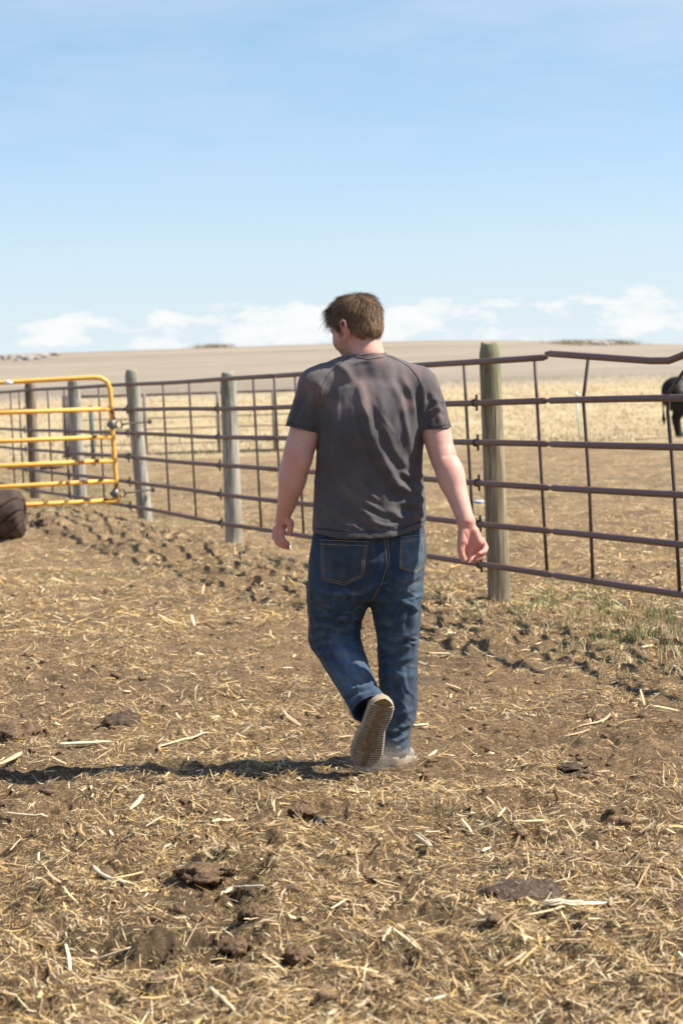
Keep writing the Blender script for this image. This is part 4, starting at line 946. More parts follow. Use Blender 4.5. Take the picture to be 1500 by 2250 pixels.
SH = [([(792, 850), (800, 895), (818, 955), (846, 1020), (882, 1075), (925, 1118)], 9, 11), ([(738, 895), (744, 955), (757, 1010), (785, 1065), (815, 1108)], 6.5, 9),
      ([(728, 975), (742, 1030), (765, 1080), (795, 1120), (840, 1160)], 6.5, 9), ([(775, 870), (778, 930), (795, 985), (815, 1030)], 4, 7), ([(835, 870), (842, 930), (862, 985), (895, 1030)], 4.5, 9),
      ([(884, 830), (900, 860), (912, 905), (918, 950)], 4.5, 7), ([(868, 850), (884, 890), (895, 940), (905, 1000)], 3, 7), ([(704, 840), (702, 880), (704, 930)], 5, 7), ([(717, 850), (714, 900), (712, 960), (706, 1020)], 3.5, 8),
      ([(930, 850), (930, 890), (927, 940)], 5, 6), ([(878, 1036), (905, 1048), (934, 1044)], 6, 6), ([(862, 1062), (898, 1078), (934, 1070)], 7, 7), ([(880, 1105), (908, 1108), (938, 1092)], 6, 6), ([(850, 1120), (885, 1140), (930, 1128)], 6, 7),
      ([(848, 1158), (880, 1148), (912, 1152)], 4, 5), ([(760, 1055), (790, 1065), (830, 1100)], 4, 5), ([(770, 1085), (805, 1105), (850, 1130)], 4.5, 5), ([(742, 1100), (765, 1125), (800, 1140)], 3.5, 5), ([(700, 1060), (720, 1110), (735, 1150)], 3, 8),
      ([(664, 850), (650, 890), (640, 925)], 4, 7), ([(690, 870), (672, 895), (655, 930)], 4, 6), ([(945, 860), (958, 890), (968, 930)], 4, 6), ([(940, 905), (960, 898), (978, 905)], 3, 5), ([(935, 890), (950, 880), (966, 878)], 3, 5), ([(740, 800), (760, 815), (775, 840)], 3, 7), ([(820, 792), (790, 795), (775, 800)], 2, 4)]
def crumple(regions, seed):
    r_ = np.random.default_rng(seed); out = []
    for (x0, y0, x1, y1, n_, ang, sp, ln, amp, w) in regions:
        for _ in range(n_):
            cx_ = x0 + (x1 - x0) * r_.random(); cy_ = y0 + (y1 - y0) * r_.random(); a_ = math.radians(ang + r_.normal(0, sp)); l_ = ln * (.5 + .8 * r_.random()); b_ = r_.normal(0, .18) * l_
            dx, dy = math.cos(a_) * l_ / 2, math.sin(a_) * l_ / 2
            out.append(([(cx_ - dx, cy_ - dy), (cx_ - dy * .0 + b_ * math.sin(a_), cy_ - b_ * math.cos(a_)), (cx_ + dx, cy_ + dy)], amp * (.6 + .6 * r_.random()), w * (.7 + .5 * r_.random())))
    return out
V = folds(V, N, [(a_, b_ * 1.5, c_) for a_, b_, c_ in SH] + crumple([(850, 1030, 935, 1160, 9, 12, 22, 50, 3.2, 3.5), (700, 1040, 850, 1160, 9, 40, 18, 60, 2.4, 4), (700, 880, 900, 1040, 8, 72, 12, 80, 2.4, 4.5), (635, 880, 690, 935, 4, 60, 30, 30, 2, 3), (940, 870, 980, 935, 4, -60, 30, 30, 2, 3)], 5))
px, py = proj(V)
V = V + N * (.0035 * n3(V * (1, 1, .45), 13, 8) + .0016 * n3(V * (1, 1, .6), 34, 9))[:, None]
V = lap(V, Q, .3)
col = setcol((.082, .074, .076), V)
for (cx_, cy_, rx_, ry_, m_) in ((800, 805, 110, 34, .7), (745, 855, 40, 50, .6), (790, 870, 38, 34, .5), (870, 815, 40, 26, .55), (775, 1085, 45, 40, .35), (850, 870, 30, 60, .25), (700, 815, 40, 26, .6), (905, 822, 40, 26, .55), (675, 860, 16, 40, .25), (940, 860, 14, 30, .3)):  # bleached spots, plus sunlight painted across the upper back and shoulders
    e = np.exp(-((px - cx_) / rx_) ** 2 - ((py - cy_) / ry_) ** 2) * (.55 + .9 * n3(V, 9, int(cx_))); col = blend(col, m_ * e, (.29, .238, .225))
rust = sstep(.10, .40, n3(V, 12, 31)) * sstep(960, 850, py) * .75 + sstep(.25, .45, n3(V, 14, 33)) * .22; col = blend(col, rust * .6, (.25, .155, .13))
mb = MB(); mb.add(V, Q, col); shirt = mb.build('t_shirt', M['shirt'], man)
bs = BVHTree.FromPolygons(V.tolist(), Q.tolist())

def onsurf(bv, x, y, off=.0015):
    o = Vector(CAM); d = Vector(P(x, y, 8.8) - CAM).normalized(); h = bv.ray_cast(o, d)
    if h[0] is None: return None
    n = h[1]; n = n if n.dot(d) < 0 else -n
    return np.array(h[0] + n * off)
def dense(poly, step=5):
    poly = np.asarray(poly, float); out = []
    for a, b in zip(poly[:-1], poly[1:]):
        k = max(1, int(np.hypot(*(b - a)) / step)); out += [a + (b - a) * i / k for i in range(k)]
    return np.array(out + [poly[-1]])
def seam(bv, poly, r, name, matl, parent, off=.0008, dash=None):
    pts = [onsurf(bv, x, y, off) for x, y in dense(poly)]
    runs = []; cur_ = []
    for p_ in pts:
        if p_ is None or (cur_ and np.linalg.norm(p_ - cur_[-1]) > .035):
            if len(cur_) > 1: runs.append(cur_)
            cur_ = []
        if p_ is not None: cur_.append(p_)
    if len(cur_) > 1: runs.append(cur_)
    mb = MB()
    for c_ in runs: mb.tube(c_, r, seg=5)
    if mb.n: return mb.build(name, matl, parent)
hem = lambda off: [(687, 1176 - off), (750, 1182 - off), (820, 1183 - off), (880, 1177 - off), (934, 1159 - off)]
for poly in ([(771, 779), (757, 792), (738, 806), (720, 824), (706, 850), (701, 880)], [(849, 781), (875, 792), (898, 806), (915, 825), (927, 850), (932, 880)], hem(14), hem(16.5), [(630, 928), (660, 936), (694, 942)], [(937, 937), (962, 936), (985, 933)], [(778, 784), (806, 790), (842, 785)]):
    seam(bs, poly, .0010, 'seam', M['seam'], shirt)
# ribbed collar band
th = np.linspace(0, 2 * np.pi, 49); mb = MB(); V = []
for a in th:
    z0 = P(806, 785, 8.85)[2] + (-.002 if math.sin(a) < 0 else -.045 * math.sin(a)) + .004 * math.cos(a)
    for (dr, dz) in ((.0025, -.002), (.0045, .003), (.0035, .009), (.0, .0135), (-.003, .0125), (-.003, .004)):
        V.append((P(806.5, 785, 8.925)[0] + math.cos(a) * (.0675 + dr), 8.924 + math.sin(a) * (.0735 + dr), z0 + dz))
mb.grid(np.array(V), 49, 6, np.tile([.10, .09, .10], (len(V), 1))); mb.build('collar', M['shirt'], shirt)
# small pale logo mark by the left sleeve hem
seam(bs, [(634, 917), (636, 920), (633, 922), (636, 924)], .0011, 'sleeve_logo', mat('pale_print', (.45, .5, .62), rough=.6), shirt, off=.001)

# ---- jeans
s = SDF((P(655, 1300, 8.8)[0], 8.52, .0), (P(955, 1300, 8.8)[0], 9.26, P(800, 1150, 8.8)[2]), .0043)
s.loft([ring(1160, 689, 934, 8.79, 9.10), ring(1184, 685, 937, 8.778, 9.105), ring(1235, 678, 939, 8.762, 9.10), ring(1284, 675, 931, 8.775, 9.09), ring(1318, 676, 926, 8.81, 9.08)], k=0, p=2.4)
s.loft([ring(1262, 690, 822, 8.775, 9.05), ring(1300, 674, 824, 8.782, 9.06), ring(1330, 674, 812, 8.81, 9.07), ring(1370, 677, 797, 8.855, 9.09), ring(1400, 679, 789, 8.885, 9.105), ring(1424, 688, 786, 8.92, 9.10)], k=.020, p=2.2)
s.loft([ring(1262, 806, 926, 8.775, 9.07), ring(1300, 808, 927, 8.79, 9.08), ring(1330, 813, 927, 8.80, 9.08), ring(1356, 818, 926, 8.815, 9.085), ring(1399, 827, 921, 8.84, 9.09), ring(1446, 830, 919, 8.87, 9.10), ring(1500, 832, 918, 8.875, 9.095), ring(1536, 834, 918, 8.885, 9.09),
        ring(1583, 836, 915, 8.89, 9.085), ring(1612, 837, 903, 8.885, 9.08), ring(1640, 837, 901, 8.875, 9.085), ring(1658, 837, 900, 8.868, 9.10)], k=.020, p=2.2)
dep = np.array([.25, -.9, -.3]); dep /= np.linalg.norm(dep)
SHN = [(735, 1402, 8.985, 55), (752, 1440, 8.93, 49), (767, 1470, 8.875, 45), (783, 1502, 8.815, 41.5), (801, 1535, 8.755, 40), (816, 1560, 8.71, 42), (826, 1577, 8.68, 42)]
s.caps([P(a, b, y) for a, b, y, r in SHN], [r / 590 for *_, r in SHN], k=.02)
e0, e1 = P(783, 1502, 8.815), P(816, 1560, 8.71)
# hem of the lifted leg, hollow inside
a = P(776, 1580, 8.72); b = P(852, 1529, 8.69); ax_ = e1 - e0; t_ = b - a; nn = np.cross(t_, np.cross(ax_, t_)); nn = nn / np.linalg.norm(nn)
if nn @ ax_ < 0: nn = -nn
X, Y, Z = s.ax[0][:, None, None], s.ax[1][None, :, None], s.ax[2][None, None, :]
pl = ((X - a[0]) * nn[0] + (Y - a[1]) * nn[1] + (Z - a[2]) * nn[2]).astype(np.float32)
rightcut = P(856, 1560, 8.7)[0]
m = (Y < 8.885) & (Z < P(800, 1470, 8.8)[2]); s.F = np.where(m, np.maximum(s.F, pl), s.F)
s.caps([P(806, 1545, 8.735), P(835, 1596, 8.64)], [.060, .060], k=.004, op='s')
s.caps([P(868, 1668, 8.99), P(868, 1648, 8.99)], [.045, .045], k=.004, op='s')
V, Q = s.net(1); N = normals(V, Q)
JN = [([(690, 1292), (735, 1306), (790, 1304), (825, 1285)], 6, 7), ([(858, 1262), (885, 1280), (930, 1262)], 5, 7), ([(860, 1285), (892, 1300), (928, 1284)], 5, 6), ([(850, 1262), (840, 1290), (818, 1325)], -8, 7),
      ([(680, 1355), (715, 1350), (760, 1362), (795, 1360)], 5, 6), ([(678, 1380), (710, 1372), (745, 1385), (790, 1378)], 6, 6), ([(680, 1404), (712, 1392), (748, 1404), (788, 1398)], 7, 6), ([(683, 1425), (712, 1412), (760, 1408), (795, 1418)], 6, 6),
      ([(700, 1440), (735, 1430), (775, 1440), (805, 1462)], 5, 7), ([(745, 1460), (775, 1462), (815, 1480)], 4, 6), ([(740, 1490), (775, 1487), (820, 1500)], 3.5, 6), ([(752, 1528), (778, 1514), (812, 1506), (834, 1512)], 7, 6), ([(762, 1552), (785, 1530), (815, 1517), (842, 1522)], 6, 5),
      ([(820, 1360), (850, 1372), (905, 1352)], 4, 7), ([(828, 1392), (860, 1408), (918, 1386)], 6, 6), ([(830, 1418), (862, 1430), (918, 1412)], 5, 6), ([(832, 1445), (868, 1455), (916, 1440)], 5, 7), ([(834, 1478), (870, 1488), (915, 1482)], 3, 7), ([(898, 1330), (880, 1370), (890, 1400)], 4, 6),
      ([(905, 1300), (912, 1350), (900, 1400)], 5, 8), ([(880, 1460), (885, 1530), (895, 1590)], 4, 8), ([(850, 1470), (855, 1540), (862, 1590)], 3, 9), ([(845, 1562), (875, 1568), (912, 1556)], 3.5, 6),
      ([(840, 1598), (868, 1608), (900, 1590)], 6, 5), ([(842, 1618), (870, 1630), (900, 1612)], 7, 5), ([(842, 1640), (870, 1646), (898, 1634)], 5, 4.5), ([(700, 1310), (712, 1330), (745, 1338)], 3, 7), ([(870, 1312), (900, 1330), (920, 1340)], 4, 6)]
JN = [(a_, b_ * (.75 if 1340 < a_[0][1] < 1430 else 1.1), c_) for a_, b_, c_ in JN] + crumple([(680, 1340, 800, 1440, 12, 5, 22, 45, 3.4, 3.2), (700, 1440, 830, 1530, 9, 18, 25, 45, 2.6, 3.2), (830, 1380, 918, 1470, 9, 0, 25, 45, 3.2, 3.2), (838, 1590, 900, 1655, 8, 5, 20, 40, 4, 3), (835, 1470, 915, 1590, 6, 70, 25, 60, 2.6, 4), (800, 1270, 930, 1350, 8, -20, 22, 50, 2.8, 3.2), (680, 1290, 800, 1350, 6, 8, 20, 50, 2.4, 3.2)], 9)
V = folds(V, N, JN)
V = V + N * (.0035 * n3(V * (1, .6, 1.0), 8, 18) + .0018 * n3(V, 30, 19))[:, None]; V = lap(V, Q, .3)
px, py = proj(V); col = setcol((.017, .036, .066), V)
def fade(cx_, cy_, rx_, ry_, m_, c=(.085, .135, .20), rot=0):
    global col
    ca, sa = math.cos(rot), math.sin(rot); u = (px - cx_) * ca + (py - cy_) * sa; w = -(px - cx_) * sa + (py - cy_) * ca
    col = blend(col, m_ * np.exp(-(u / rx_) ** 2 - (w / ry_) ** 2) * (.75 + .6 * n3(V, 18, 41)), c)
fade(765, 1465, 34, 58, .85, (.15, .21, .29), -.5); fade(905, 1215, 26, 45, .65, (.11, .16, .21)); fade(905, 1290, 26, 22, .7, (.12, .175, .235)); fade(875, 1500, 34, 90, .6, (.10, .14, .19)); fade(860, 1400, 30, 22, .4); fade(735, 1395, 40, 16, .5); fade(870, 1610, 40, 50, .7, (.085, .105, .13)); fade(755, 1235, 60, 40, .35, (.07, .085, .095)); fade(740, 1320, 50, 22, .25)
fade(800, 1225, 20, 40, .55, (.085, .07, .055)); fade(730, 1245, 30, 20, .4, (.08, .07, .055)); fade(785, 1490, 14, 10, .5, (.24, .20, .15)); fade(806, 1478, 14, 8, .5, (.24, .20, .15)); fade(750, 1435, 16, 10, .35, (.24, .20, .15)); fade(868, 1655, 40, 16, .6, (.20, .18, .16)); fade(845, 1535, 20, 20, .3, (.2, .18, .15))
for (poly_, amp_, w_) in JN:  # wear on the fold ridges, brightened as painted crease highlights
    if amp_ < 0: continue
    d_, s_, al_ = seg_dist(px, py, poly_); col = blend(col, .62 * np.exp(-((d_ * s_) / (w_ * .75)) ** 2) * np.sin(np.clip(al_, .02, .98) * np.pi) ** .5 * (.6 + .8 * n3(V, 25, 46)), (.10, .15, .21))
col = blend(col, sstep(.1, .5, n3(V, 7, 47)) * .2, (.055, .085, .125))
col = col * (1 + .35 * np.clip(n3(V * (1, 1, .25), 60, 44), -1, 1))[:, None]
mb = MB(); mb.add(V, Q, np.clip(col, 0, 1)); jeans = mb.build('jeans', M['denim'], man)
bj = BVHTree.FromPolygons(V.tolist(), Q.tolist())
def patch(poly, name, off, colr):
    """a cloth patch laid on the surface: poly = 4+ corner outline, top edge first two points"""
    poly = np.array(poly, float); nu, nv = 22, 22; tl, tr = poly[0], poly[1]; br, bl = poly[2], poly[-1]; mid = poly[3] if len(poly) == 5 else (br + bl) / 2
    V = []; ok = True
    for i in range(nu):
        u = i / (nu - 1)
        for j in range(nv):
            v = j / (nv - 1); top = tl + (tr - tl) * u
            bot = bl + (mid - bl) * (u / .52) if u < .52 else mid + (br - mid) * ((u - .52) / .48)
            q = top + (bot - top) * v; edge = (i in (0, nu - 1)) or (j in (0, nv - 1)); h = onsurf(bj, q[0], q[1], -.001 if edge else off)
            if h is None: h = P(q[0], q[1], 8.79)
            V.append(h)
    V = np.array(V); c = setcol(colr, V); c *= (1 + .5 * np.clip(n3(V, 30, 51), -1, 1))[:, None]; px_, py_ = proj(V)
    mb = MB(); mb.grid(V, nu, nv, c); o = mb.build(name, M['denim'], jeans); return o
pl_ = [(704, 1187), (810, 1191), (797, 1268), (754, 1286), (708, 1275)]; prr = [(878, 1181), (931, 1175), (929, 1244), (911, 1262), (876, 1248)]
po = [patch(pl_, 'pocket', .005, (.040, .052, .062)), patch(prr, 'pocket', .005, (.075, .11, .145))]
def inset(poly, k): c = np.mean(poly, 0); return [tuple(np.array(p_) + (c - p_) * k) for p_ in poly]
for o, poly in zip(po, (pl_, prr)):
    q = [poly[0], poly[-1], poly[3], poly[2], poly[1]]
    for kk in (.03, .13): seam(bj, inset(q, kk), .0011, 'stitching', M['stitch'], o, off=.0045)
    seam(bj, inset([poly[0], poly[1]], .0), .0012, 'stitching', M['stitch'], o, off=.005)
    seam(bj, [(poly[0][0] + 1, poly[0][1] + 9), (poly[1][0] - 1, poly[1][1] + 9)], .0012, 'stitching', M['stitch'], o, off=.0045)
seam(bj, [(844, 1184), (847, 1210), (850, 1246), (838, 1280), (818, 1318)], .0012, 'seam', M['stitch'], jeans)
seam(bj, [(850, 1184), (853, 1210), (855, 1244)], .0011, 'seam', M['stitch'], jeans)
seam(bj, [(681, 1240), (679, 1300), (681, 1360), (684, 1400), (702, 1440), (732, 1485), (757, 1530)], .0010, 'seam', M['stitch'], jeans)
seam(bj, [(843, 1652), (868, 1655), (888, 1652)], .0012, 'seam', M['stitch'], jeans)
seam(bj, [(779, 1570), (790, 1551), (806, 1537), (828, 1527), (848, 1522)], .0012, 'seam', M['stitch'], jeans)

# ---- shoes
M['dirt'] = mat('dirt_groove_shade', (.15, .105, .065), rough=.95, noise=[(60, 4, .45, .7, (.25, .185, .12))])  # packed dirt, darkened to paint in the shade between tread bars
def make_shoe(heel, toe, nrm, width, mirror, label=None):
    Sx = toe - heel; L = np.linalg.norm(Sx); Sx /= L; Up_ = -(nrm - (nrm @ Sx) * Sx); Up_ /= np.linalg.norm(Up_); Tx = np.cross(Sx, Up_) * mirror   # Tx points to the inner side
    W = lambda a, t, n: heel + Sx * a * L + Tx * t + Up_ * n
    u = np.linspace(0, 1, 49)
    wi = np.interp(u, [0, .02, .06, .12, .25, .42, .6, .75, .88, .95, .985, 1], [0, .016, .030, .040, .041, .034, .045, .052, .044, .030, .017, 0]) * width
    wo = np.interp(u, [0, .02, .06, .12, .25, .42, .6, .75, .88, .95, .985, 1], [0, .016, .030, .040, .042, .042, .050, .052, .042, .028, .015, 0]) * width
    # upper as its own surface
    R = np.array([Sx, Tx, Up_]); s = SDF(heel - .40, heel + .40, .0042) if False else None
    cs = [W(a, 0, .04) for a in (0, .5, 1)]; lo = np.min([W(a, t, n) for a in (0, 1) for t in (-.07, .07) for n in (-.02, .16)], 0) - .02; hi = np.max([W(a, t, n) for a in (0, 1) for t in (-.07, .07) for n in (-.02, .16)], 0) + .02
    s = SDF(lo, hi, .0038)
    s.caps([W(.15, 0, .048), W(.34, 0, .050), W(.55, 0, .036), W(.76, 0, .026), W(.88, 0, .020)], [.031, .034, .036, .033, .026], k=.01, flat=[1.08, 1.08, 1.25, 1.45, 1.45], fdir=Tx)
    s.caps([W(.20, 0, .06), W(.22, 0, .100)], [.034, .033], k=.02)
    s.plane(W(0, 0, .012), -Up_); s.plane(W(0, 0, .118), Up_)
    V, Q = s.net(2)
    sh = None; mb = MB(); mb.add(V, Q); sh = mb.build('shoe', M['shoe'], man)
    mb = MB(); layers = [(0, .92), (.004, 1.0), (.020, 1.03), (.030, .97)]; V = []
    for n_, k_ in layers:
        for side in (1, -1):
            w_ = wi if side == 1 else wo; uu = u if side == 1 else u[::-1]; ww = w_ if side == 1 else w_[::-1]
            for a, b in zip(uu[:-1], ww[:-1]): V.append(W(.5 + (a - .5) * (1 if k_ >= 1 else .99), side * b * k_, n_ + (.012 * max(0, (a - .85) / .15) ** 2 if n_ < .03 else 0)))
    V = np.array(V); m_ = 96; i, j = np.meshgrid(np.arange(3), np.arange(m_), indexing='ij'); i = i.ravel(); j = j.ravel(); k = (j + 1) % m_
    F = np.stack([i * m_ + j, i * m_ + k, (i + 1) * m_ + k, (i + 1) * m_ + j], 1); V = np.concatenate([V, [W(.5, 0, .0)], [W(.5, 0, .03)]])
    mb.add(V, F); 
    for lay, cen in ((0, 4 * m_), (3, 4 * m_ + 1)):
        # strip fill between the two sides
        a = np.arange(1, 48); l = lay * m_ + a; r_ = lay * m_ + (m_ - a); mb.f[4].append(np.stack([l[:-1], l[1:], r_[1:], r_[:-1]], 1)); mb.f[3].append(np.array([[lay * m_, l[0], r_[0]], [l[-1], lay * m_ + 48, r_[-1]]]))
    so = mb.build('sole', M['sole'], sh, smooth=False)
    mb = MB(); uu = np.linspace(.09, .95, 40); Vp = np.array([W(a, t * (1 if t > 0 else 1) * float(np.interp(a, u, wi if t > 0 else wo)) * .93, -.0012 + .012 * max(0, (a - .85) / .15) ** 2) for a in uu for t in (-1, -.5, .001, .5, 1)]); mb.grid(Vp, 40, 5); mb.build('dirt_groove_shade', M['dirt'], so)
    # tread bars along both edges and a smooth heel cap
    mb = MB()
    for i in range(27):
        a = .10 + i * .0325
        if a > .95: break
        for side in (1, -1):
            w_ = float(np.interp(a, u, wi if side == 1 else wo)); t1 = side * w_ * .96; t0 = side * w_ * (.42 if a < .75 else .2); sk = .018
            e = [W(a, t1, -.0005 + .012 * max(0, (a - .85) / .15) ** 2), W(a + sk, t0, -.0005 + .012 * max(0, (a - .85) / .15) ** 2)]
            mb.tube(e, .0065, seg=4, udir=Up_, ru=.0031)
    mb.build('tread', M['sole'], so, smooth=False)
    mb = MB(); pts = [W(.045, t, -.001) for t in np.linspace(-.026, .026, 9) * width]
    return sh
hl_ = P(846, 1534, 8.650); tl_ = P(794, 1691, 8.775)
make_shoe(hl_, tl_, np.array([.22, -1, -.35]), 1.17, 1)
hr_ = P(866, 1689, 8.876); hr_[2] = float(H(hr_[0], hr_[1])) + .006; tr_ = hr_ + np.array([.045, .29, .0]); tr_[2] = float(H(tr_[0], tr_[1])) + .006
make_shoe(hr_, tr_, np.array([0, 0, -1.0]), .84, -1)

# ---- hair
s = SDF(HC - .17, HC + .17, .0035)
s.ell(hp(0, -.020, .030), np.array([.082, .100, .088]) * HS, HR, k=0)
s.ell(hp(0, -.052, -.012), np.array([.068, .062, .070]) * HS, HR, k=.02)
s.ell(hp(0, .050, .080), np.array([.052, .038, .022]) * HS, HR, k=.03)
X, Y, Z = s.ax[0][:, None, None] - HC[0], s.ax[1][None, :, None] - HC[1], s.ax[2][None, None, :] - HC[2]
lr, lf, lw = [(X * R_[0] + Y * R_[1] + Z * R_[2]) / HS for R_ in (hr, hf, hw)]
hairline = np.interp(lf, [-.14, -.09, -.05, -.028, -.018, .004, .018, .030, .042, .060, .085, .13], [-.070, -.072, -.060, -.040, .004, .022, .012, -.034, .034, .052, .068, .075])
s.F = np.maximum(s.F, (hairline + .006 * np.sin(lr * 150) + .004 * np.sin(lr * 330 + 1) - lw).astype(np.float32) * .9)
V, Q = s.net(2); N = normals(V, Q)
V = V + N * (.0035 * n3(V, 45, 61) + .002 * n3(V, 110, 62))[:, None]
mb = MB(); mb.add(V, Q, np.tile([.10, .062, .036], (len(V), 1)) * (1 + .3 * n3(V, 80, 3))[:, None]); hair = mb.build('hair', M['hair'], man)
# strands
loc = (V - HC) @ HR.T / HS
ok = (N @ HR.T)[:, 2] * 0 + 1 > 0
ok &= loc[:, 2] > np.interp(loc[:, 1], [-.14, -.05, -.028, -.018, .004, .018, .030, .042, .085], [-.074, -.062, -.040, .004, .022, .012, -.034, .034, .066]) - .004
cand = np.nonzero(ok)[0]; n = 20000; pick = rng.choice(cand, n); root = V[pick] + rng.normal(0, .0015, (n, 3)); nr = N[pick]; lo_ = loc[pick]
crown = hp(.012, -.062, .105); out = root - crown; out /= np.linalg.norm(out, axis=1)[:, None] + 1e-9
top = sstep(.055, .10, lo_[:, 2]) * sstep(-.06, 0, lo_[:, 1])
flow = out * (1 - top)[:, None] + (hf * .9 + hr * -.35) * top[:, None] + np.array([0, 0, -.55]) * (1 - top)[:, None]
cl = np.stack([n3(root, 38, 71), n3(root, 38, 72), n3(root, 38, 73)], 1); flow = flow + cl * 1.15 + rng.normal(0, .20, (n, 3))
flow -= nr * (flow * nr).sum(1)[:, None]; flow /= np.linalg.norm(flow, axis=1)[:, None]
Ln = (.016 + .022 * sstep(-.02, .09, lo_[:, 2])) * (.7 + .6 * rng.random(n)); liftk = (.16 + .34 * top + .25 * rng.random(n)) 
# spiky tuft round the crown
cr = np.exp(-(np.linalg.norm(root - crown, axis=1) / .05) ** 2); liftk += cr * .25
def strands(root, nr, flow, Ln, liftk, wid, droop, name):
    n = len(root); seg = 3; V = np.zeros((n, (seg + 1) * 2, 3)); side = np.cross(flow, nr); side /= np.linalg.norm(side, axis=1)[:, None] + 1e-9
    for i in range(seg + 1):
        u = i / seg; c = root + flow * (Ln * u)[:, None] + nr * (Ln * liftk * (u - .35 * u * u) + .001)[:, None] + np.array([0, 0, -1.0]) * (droop * Ln * u * u)[:, None]
        w = wid * (1 - .75 * u ** 1.5) * .5; V[:, 2 * i] = c - side * w; V[:, 2 * i + 1] = c + side * w
    base = (np.arange(n) * (seg + 1) * 2)[:, None]; F = np.concatenate([base + np.array([2 * i, 2 * i + 1, 2 * i + 3, 2 * i + 2]) for i in range(seg)])
    ht = sstep(.03, -.04, (root - HC) @ hw)[:, None]
    col = np.array([[.165, .102, .060]]) * (.55 + .9 * rng.random((n, 1))) * (1 + .55 * ht) + (rng.random((n, 1)) < .14) * np.array([[.16, .12, .075]])
    mb = MB(); mb.add(V.reshape(-1, 3), F, np.repeat(col, (seg + 1) * 2, axis=0)); return mb.build(name, M['hair'], hair, smooth=False)
strands(root, nr, flow, Ln, liftk, .0013, .15, 'strands')
# loose curls over the forehead
n = 90; a = rng.random(n); root = np.array([hp(-.05 + .09 * q, .080 - .03 * abs(q - .5), .070 + .012 * rng.normal()) for q in a]); nr = np.tile(hf, (n, 1)) + rng.normal(0, .25, (n, 3)); nr /= np.linalg.norm(nr, axis=1)[:, None]
flow = np.tile(hf * .55 - hw * .75, (n, 1)) + rng.normal(0, .28, (n, 3)) - hr * .25; flow /= np.linalg.norm(flow, axis=1)[:, None]
strands(root, nr, flow, .028 + .024 * rng.random(n), .25 + .5 * rng.random(n), .0015, .35, 'fringe')

# ------------------------------------------------------------------ black cow beyond the fence
CW = ground_hit(1479, 962); cy0 = CW[1]; ca = math.radians(14)
cow = empty('cow', CW, 'black cow standing in dry grass at the right edge, only its hindquarters in view', 'cow')
cf = np.array([math.cos(ca), math.sin(ca), 0]); cs_ = np.array([-math.sin(ca), math.cos(ca), 0])
def cp(f, s_, z): return CW + cf * f + cs_ * s_ + np.array([0, 0, z])
s = SDF(cp(0, 0, 0) + (-.7, -.9, -.05), cp(0, 0, 0) + (2.7, 1.5, 1.75), .017)
CR = np.array([cf, cs_, [0, 0, 1.0]])
s.ell(cp(.95, .1, .92), (.85, .37, .40), CR, k=.1); s.ell(cp(.16, .1, 1.0), (.36, .30, .35), CR, k=.12); s.ell(cp(.06, .1, 1.10), (.24, .24, .22), CR, k=.08); s.ell(cp(.14, .1, .82), (.28, .26, .24), CR, k=.1); s.ell(cp(1.5, .1, .98), (.42, .31, .38), CR, k=.12); s.caps([cp(.1, .1, 1.22), cp(.8, .1, 1.27), cp(1.5, .1, 1.25)], [.09, .1, .1], k=.1)
s.caps([cp(1.65, .1, 1.05), cp(2.05, .1, 1.05), cp(2.25, .1, .95)], [.25, .18, .15], k=.08); s.caps([cp(2.2, .1, .95), cp(2.52, .1, .72)], [.14, .08], k=.05)
for q in (-.16, .12): s.caps([cp(2.2, .1 + q * .9, 1.06), cp(2.16, .1 + q * 1.9, 1.02)], [.04, .03], k=.02, flat=[1.3, 1.6], fdir=np.array([0, 0, 1.0]))
for (sy, fo) in ((-.08, -.02), (.28, .15)):
    s.caps([cp(.10 + fo, sy, .92), cp(.18 + fo, sy, .66), cp(.04 + fo, sy, .44), cp(.08 + fo, sy, .12), cp(.12 + fo, sy, .03)], [.26, .19, .095, .068, .080], k=.06)
for (sy, fo) in ((-.06, .0), (.26, -.16)):
    s.caps([cp(1.45 + fo, sy, .8), cp(1.46 + fo, sy, .45), cp(1.45 + fo, sy, .10), cp(1.48 + fo, sy, .03)], [.15, .07, .048, .058], k=.06)
V, Q = s.net(2); mb = MB(); mb.add(V, Q); mb.build('body', M['cow'], cow)
mb = MB(); mb.tube([cp(-.15, .1, 1.22), cp(-.21, .1, 1.05), cp(-.20, .1, .75), cp(-.19, .1, .55)], [.035, .025, .02, .018], seg=8); mb.tube([cp(-.19, .1, .58), cp(-.19, .1, .42), cp(-.18, .1, .30)], [.02, .05, .012], seg=8); mb.build('tail', M['cow'], cow)
for (sy, fo) in ((-.08, .10), (.28, .27), (-.06, 1.48), (.26, 1.32)):
    mb = MB(); mb.tube([cp(fo - .01, sy, .07), cp(fo + .02, sy, -.01)], [.055, .07], seg=10); mb.build('hoof', M['hoof'], cow)
for q in (-.01, .21):
    mb = MB(); c_ = cp(2.28, q, .93); mb.tube([c_ - cs_ * .012, c_ + cs_ * .012], [.022, .022], seg=10); mb.build('eye', M['eye'], cow)

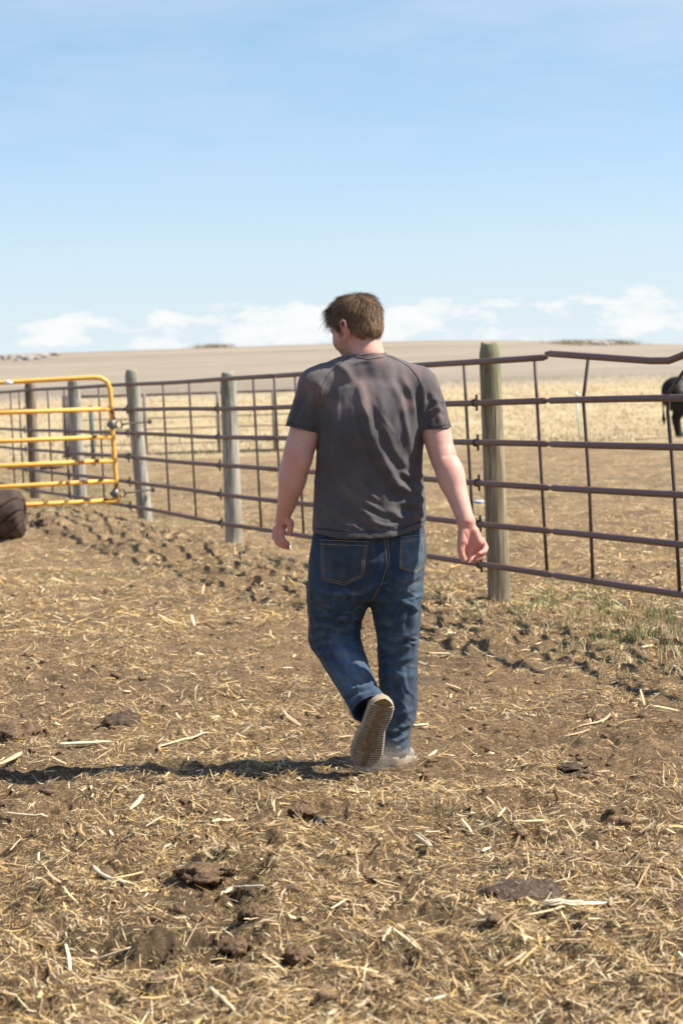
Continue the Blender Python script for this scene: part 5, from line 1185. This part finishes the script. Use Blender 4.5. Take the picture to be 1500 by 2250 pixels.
# ------------------------------------------------------------------ dust kicked up round the shoes
import bmesh
bm = bmesh.new(); bmesh.ops.create_icosphere(bm, subdivisions=4, radius=1); dv = np.array([v.co[:] for v in bm.verts]); df = np.array([[v.index for v in f.verts] for f in bm.faces]); bm.free()
dc = P(838, 1668, 8.86); dmb = MB(); dmb.add(dv * (.17, .16, .085) * (1 + .2 * perlin(dv[:, 0] * 2, dv[:, 2] * 2 + dv[:, 1], 4))[:, None] + dc, df)
dm = bpy.data.materials.new('dust'); dm.use_nodes = True; t = dm.node_tree; t.nodes.clear()
out_ = t.nodes.new('ShaderNodeOutputMaterial'); pv = t.nodes.new('ShaderNodeVolumePrincipled'); pv.inputs['Color'].default_value = (.80, .70, .58, 1)
tcn = t.nodes.new('ShaderNodeTexCoord'); nz = t.nodes.new('ShaderNodeTexNoise'); nz.inputs['Scale'].default_value = 13; nz.inputs['Detail'].default_value = 3; t.links.new(tcn.outputs['Object'], nz.inputs['Vector'])
ln = t.nodes.new('ShaderNodeVectorMath'); ln.operation = 'LENGTH'; mp = t.nodes.new('ShaderNodeMapping'); mp.inputs['Scale'].default_value = (1 / .17, 1 / .16, 1 / .085); t.links.new(tcn.outputs['Object'], mp.inputs[0]); t.links.new(mp.outputs[0], ln.inputs[0])
fo = t.nodes.new('ShaderNodeMapRange'); fo.inputs[1].default_value = .15; fo.inputs[2].default_value = .95; fo.inputs[3].default_value = 1; fo.inputs[4].default_value = 0; t.links.new(ln.outputs['Value'], fo.inputs[0])
r1 = t.nodes.new('ShaderNodeMapRange'); r1.inputs[1].default_value = .42; r1.inputs[2].default_value = .68; r1.inputs[3].default_value = 0; r1.inputs[4].default_value = 9.0; t.links.new(nz.outputs['Fac'], r1.inputs[0])
mu = t.nodes.new('ShaderNodeMath'); mu.operation = 'MULTIPLY'; t.links.new(fo.outputs[0], mu.inputs[0]); t.links.new(r1.outputs[0], mu.inputs[1]); t.links.new(mu.outputs[0], pv.inputs['Density']); t.links.new(pv.outputs[0], out_.inputs['Volume'])
tag(dmb.build('dust', dm, loc=dc), 'thin puff of pale dust kicked up round the shoes of the man', 'dust', kind='stuff')
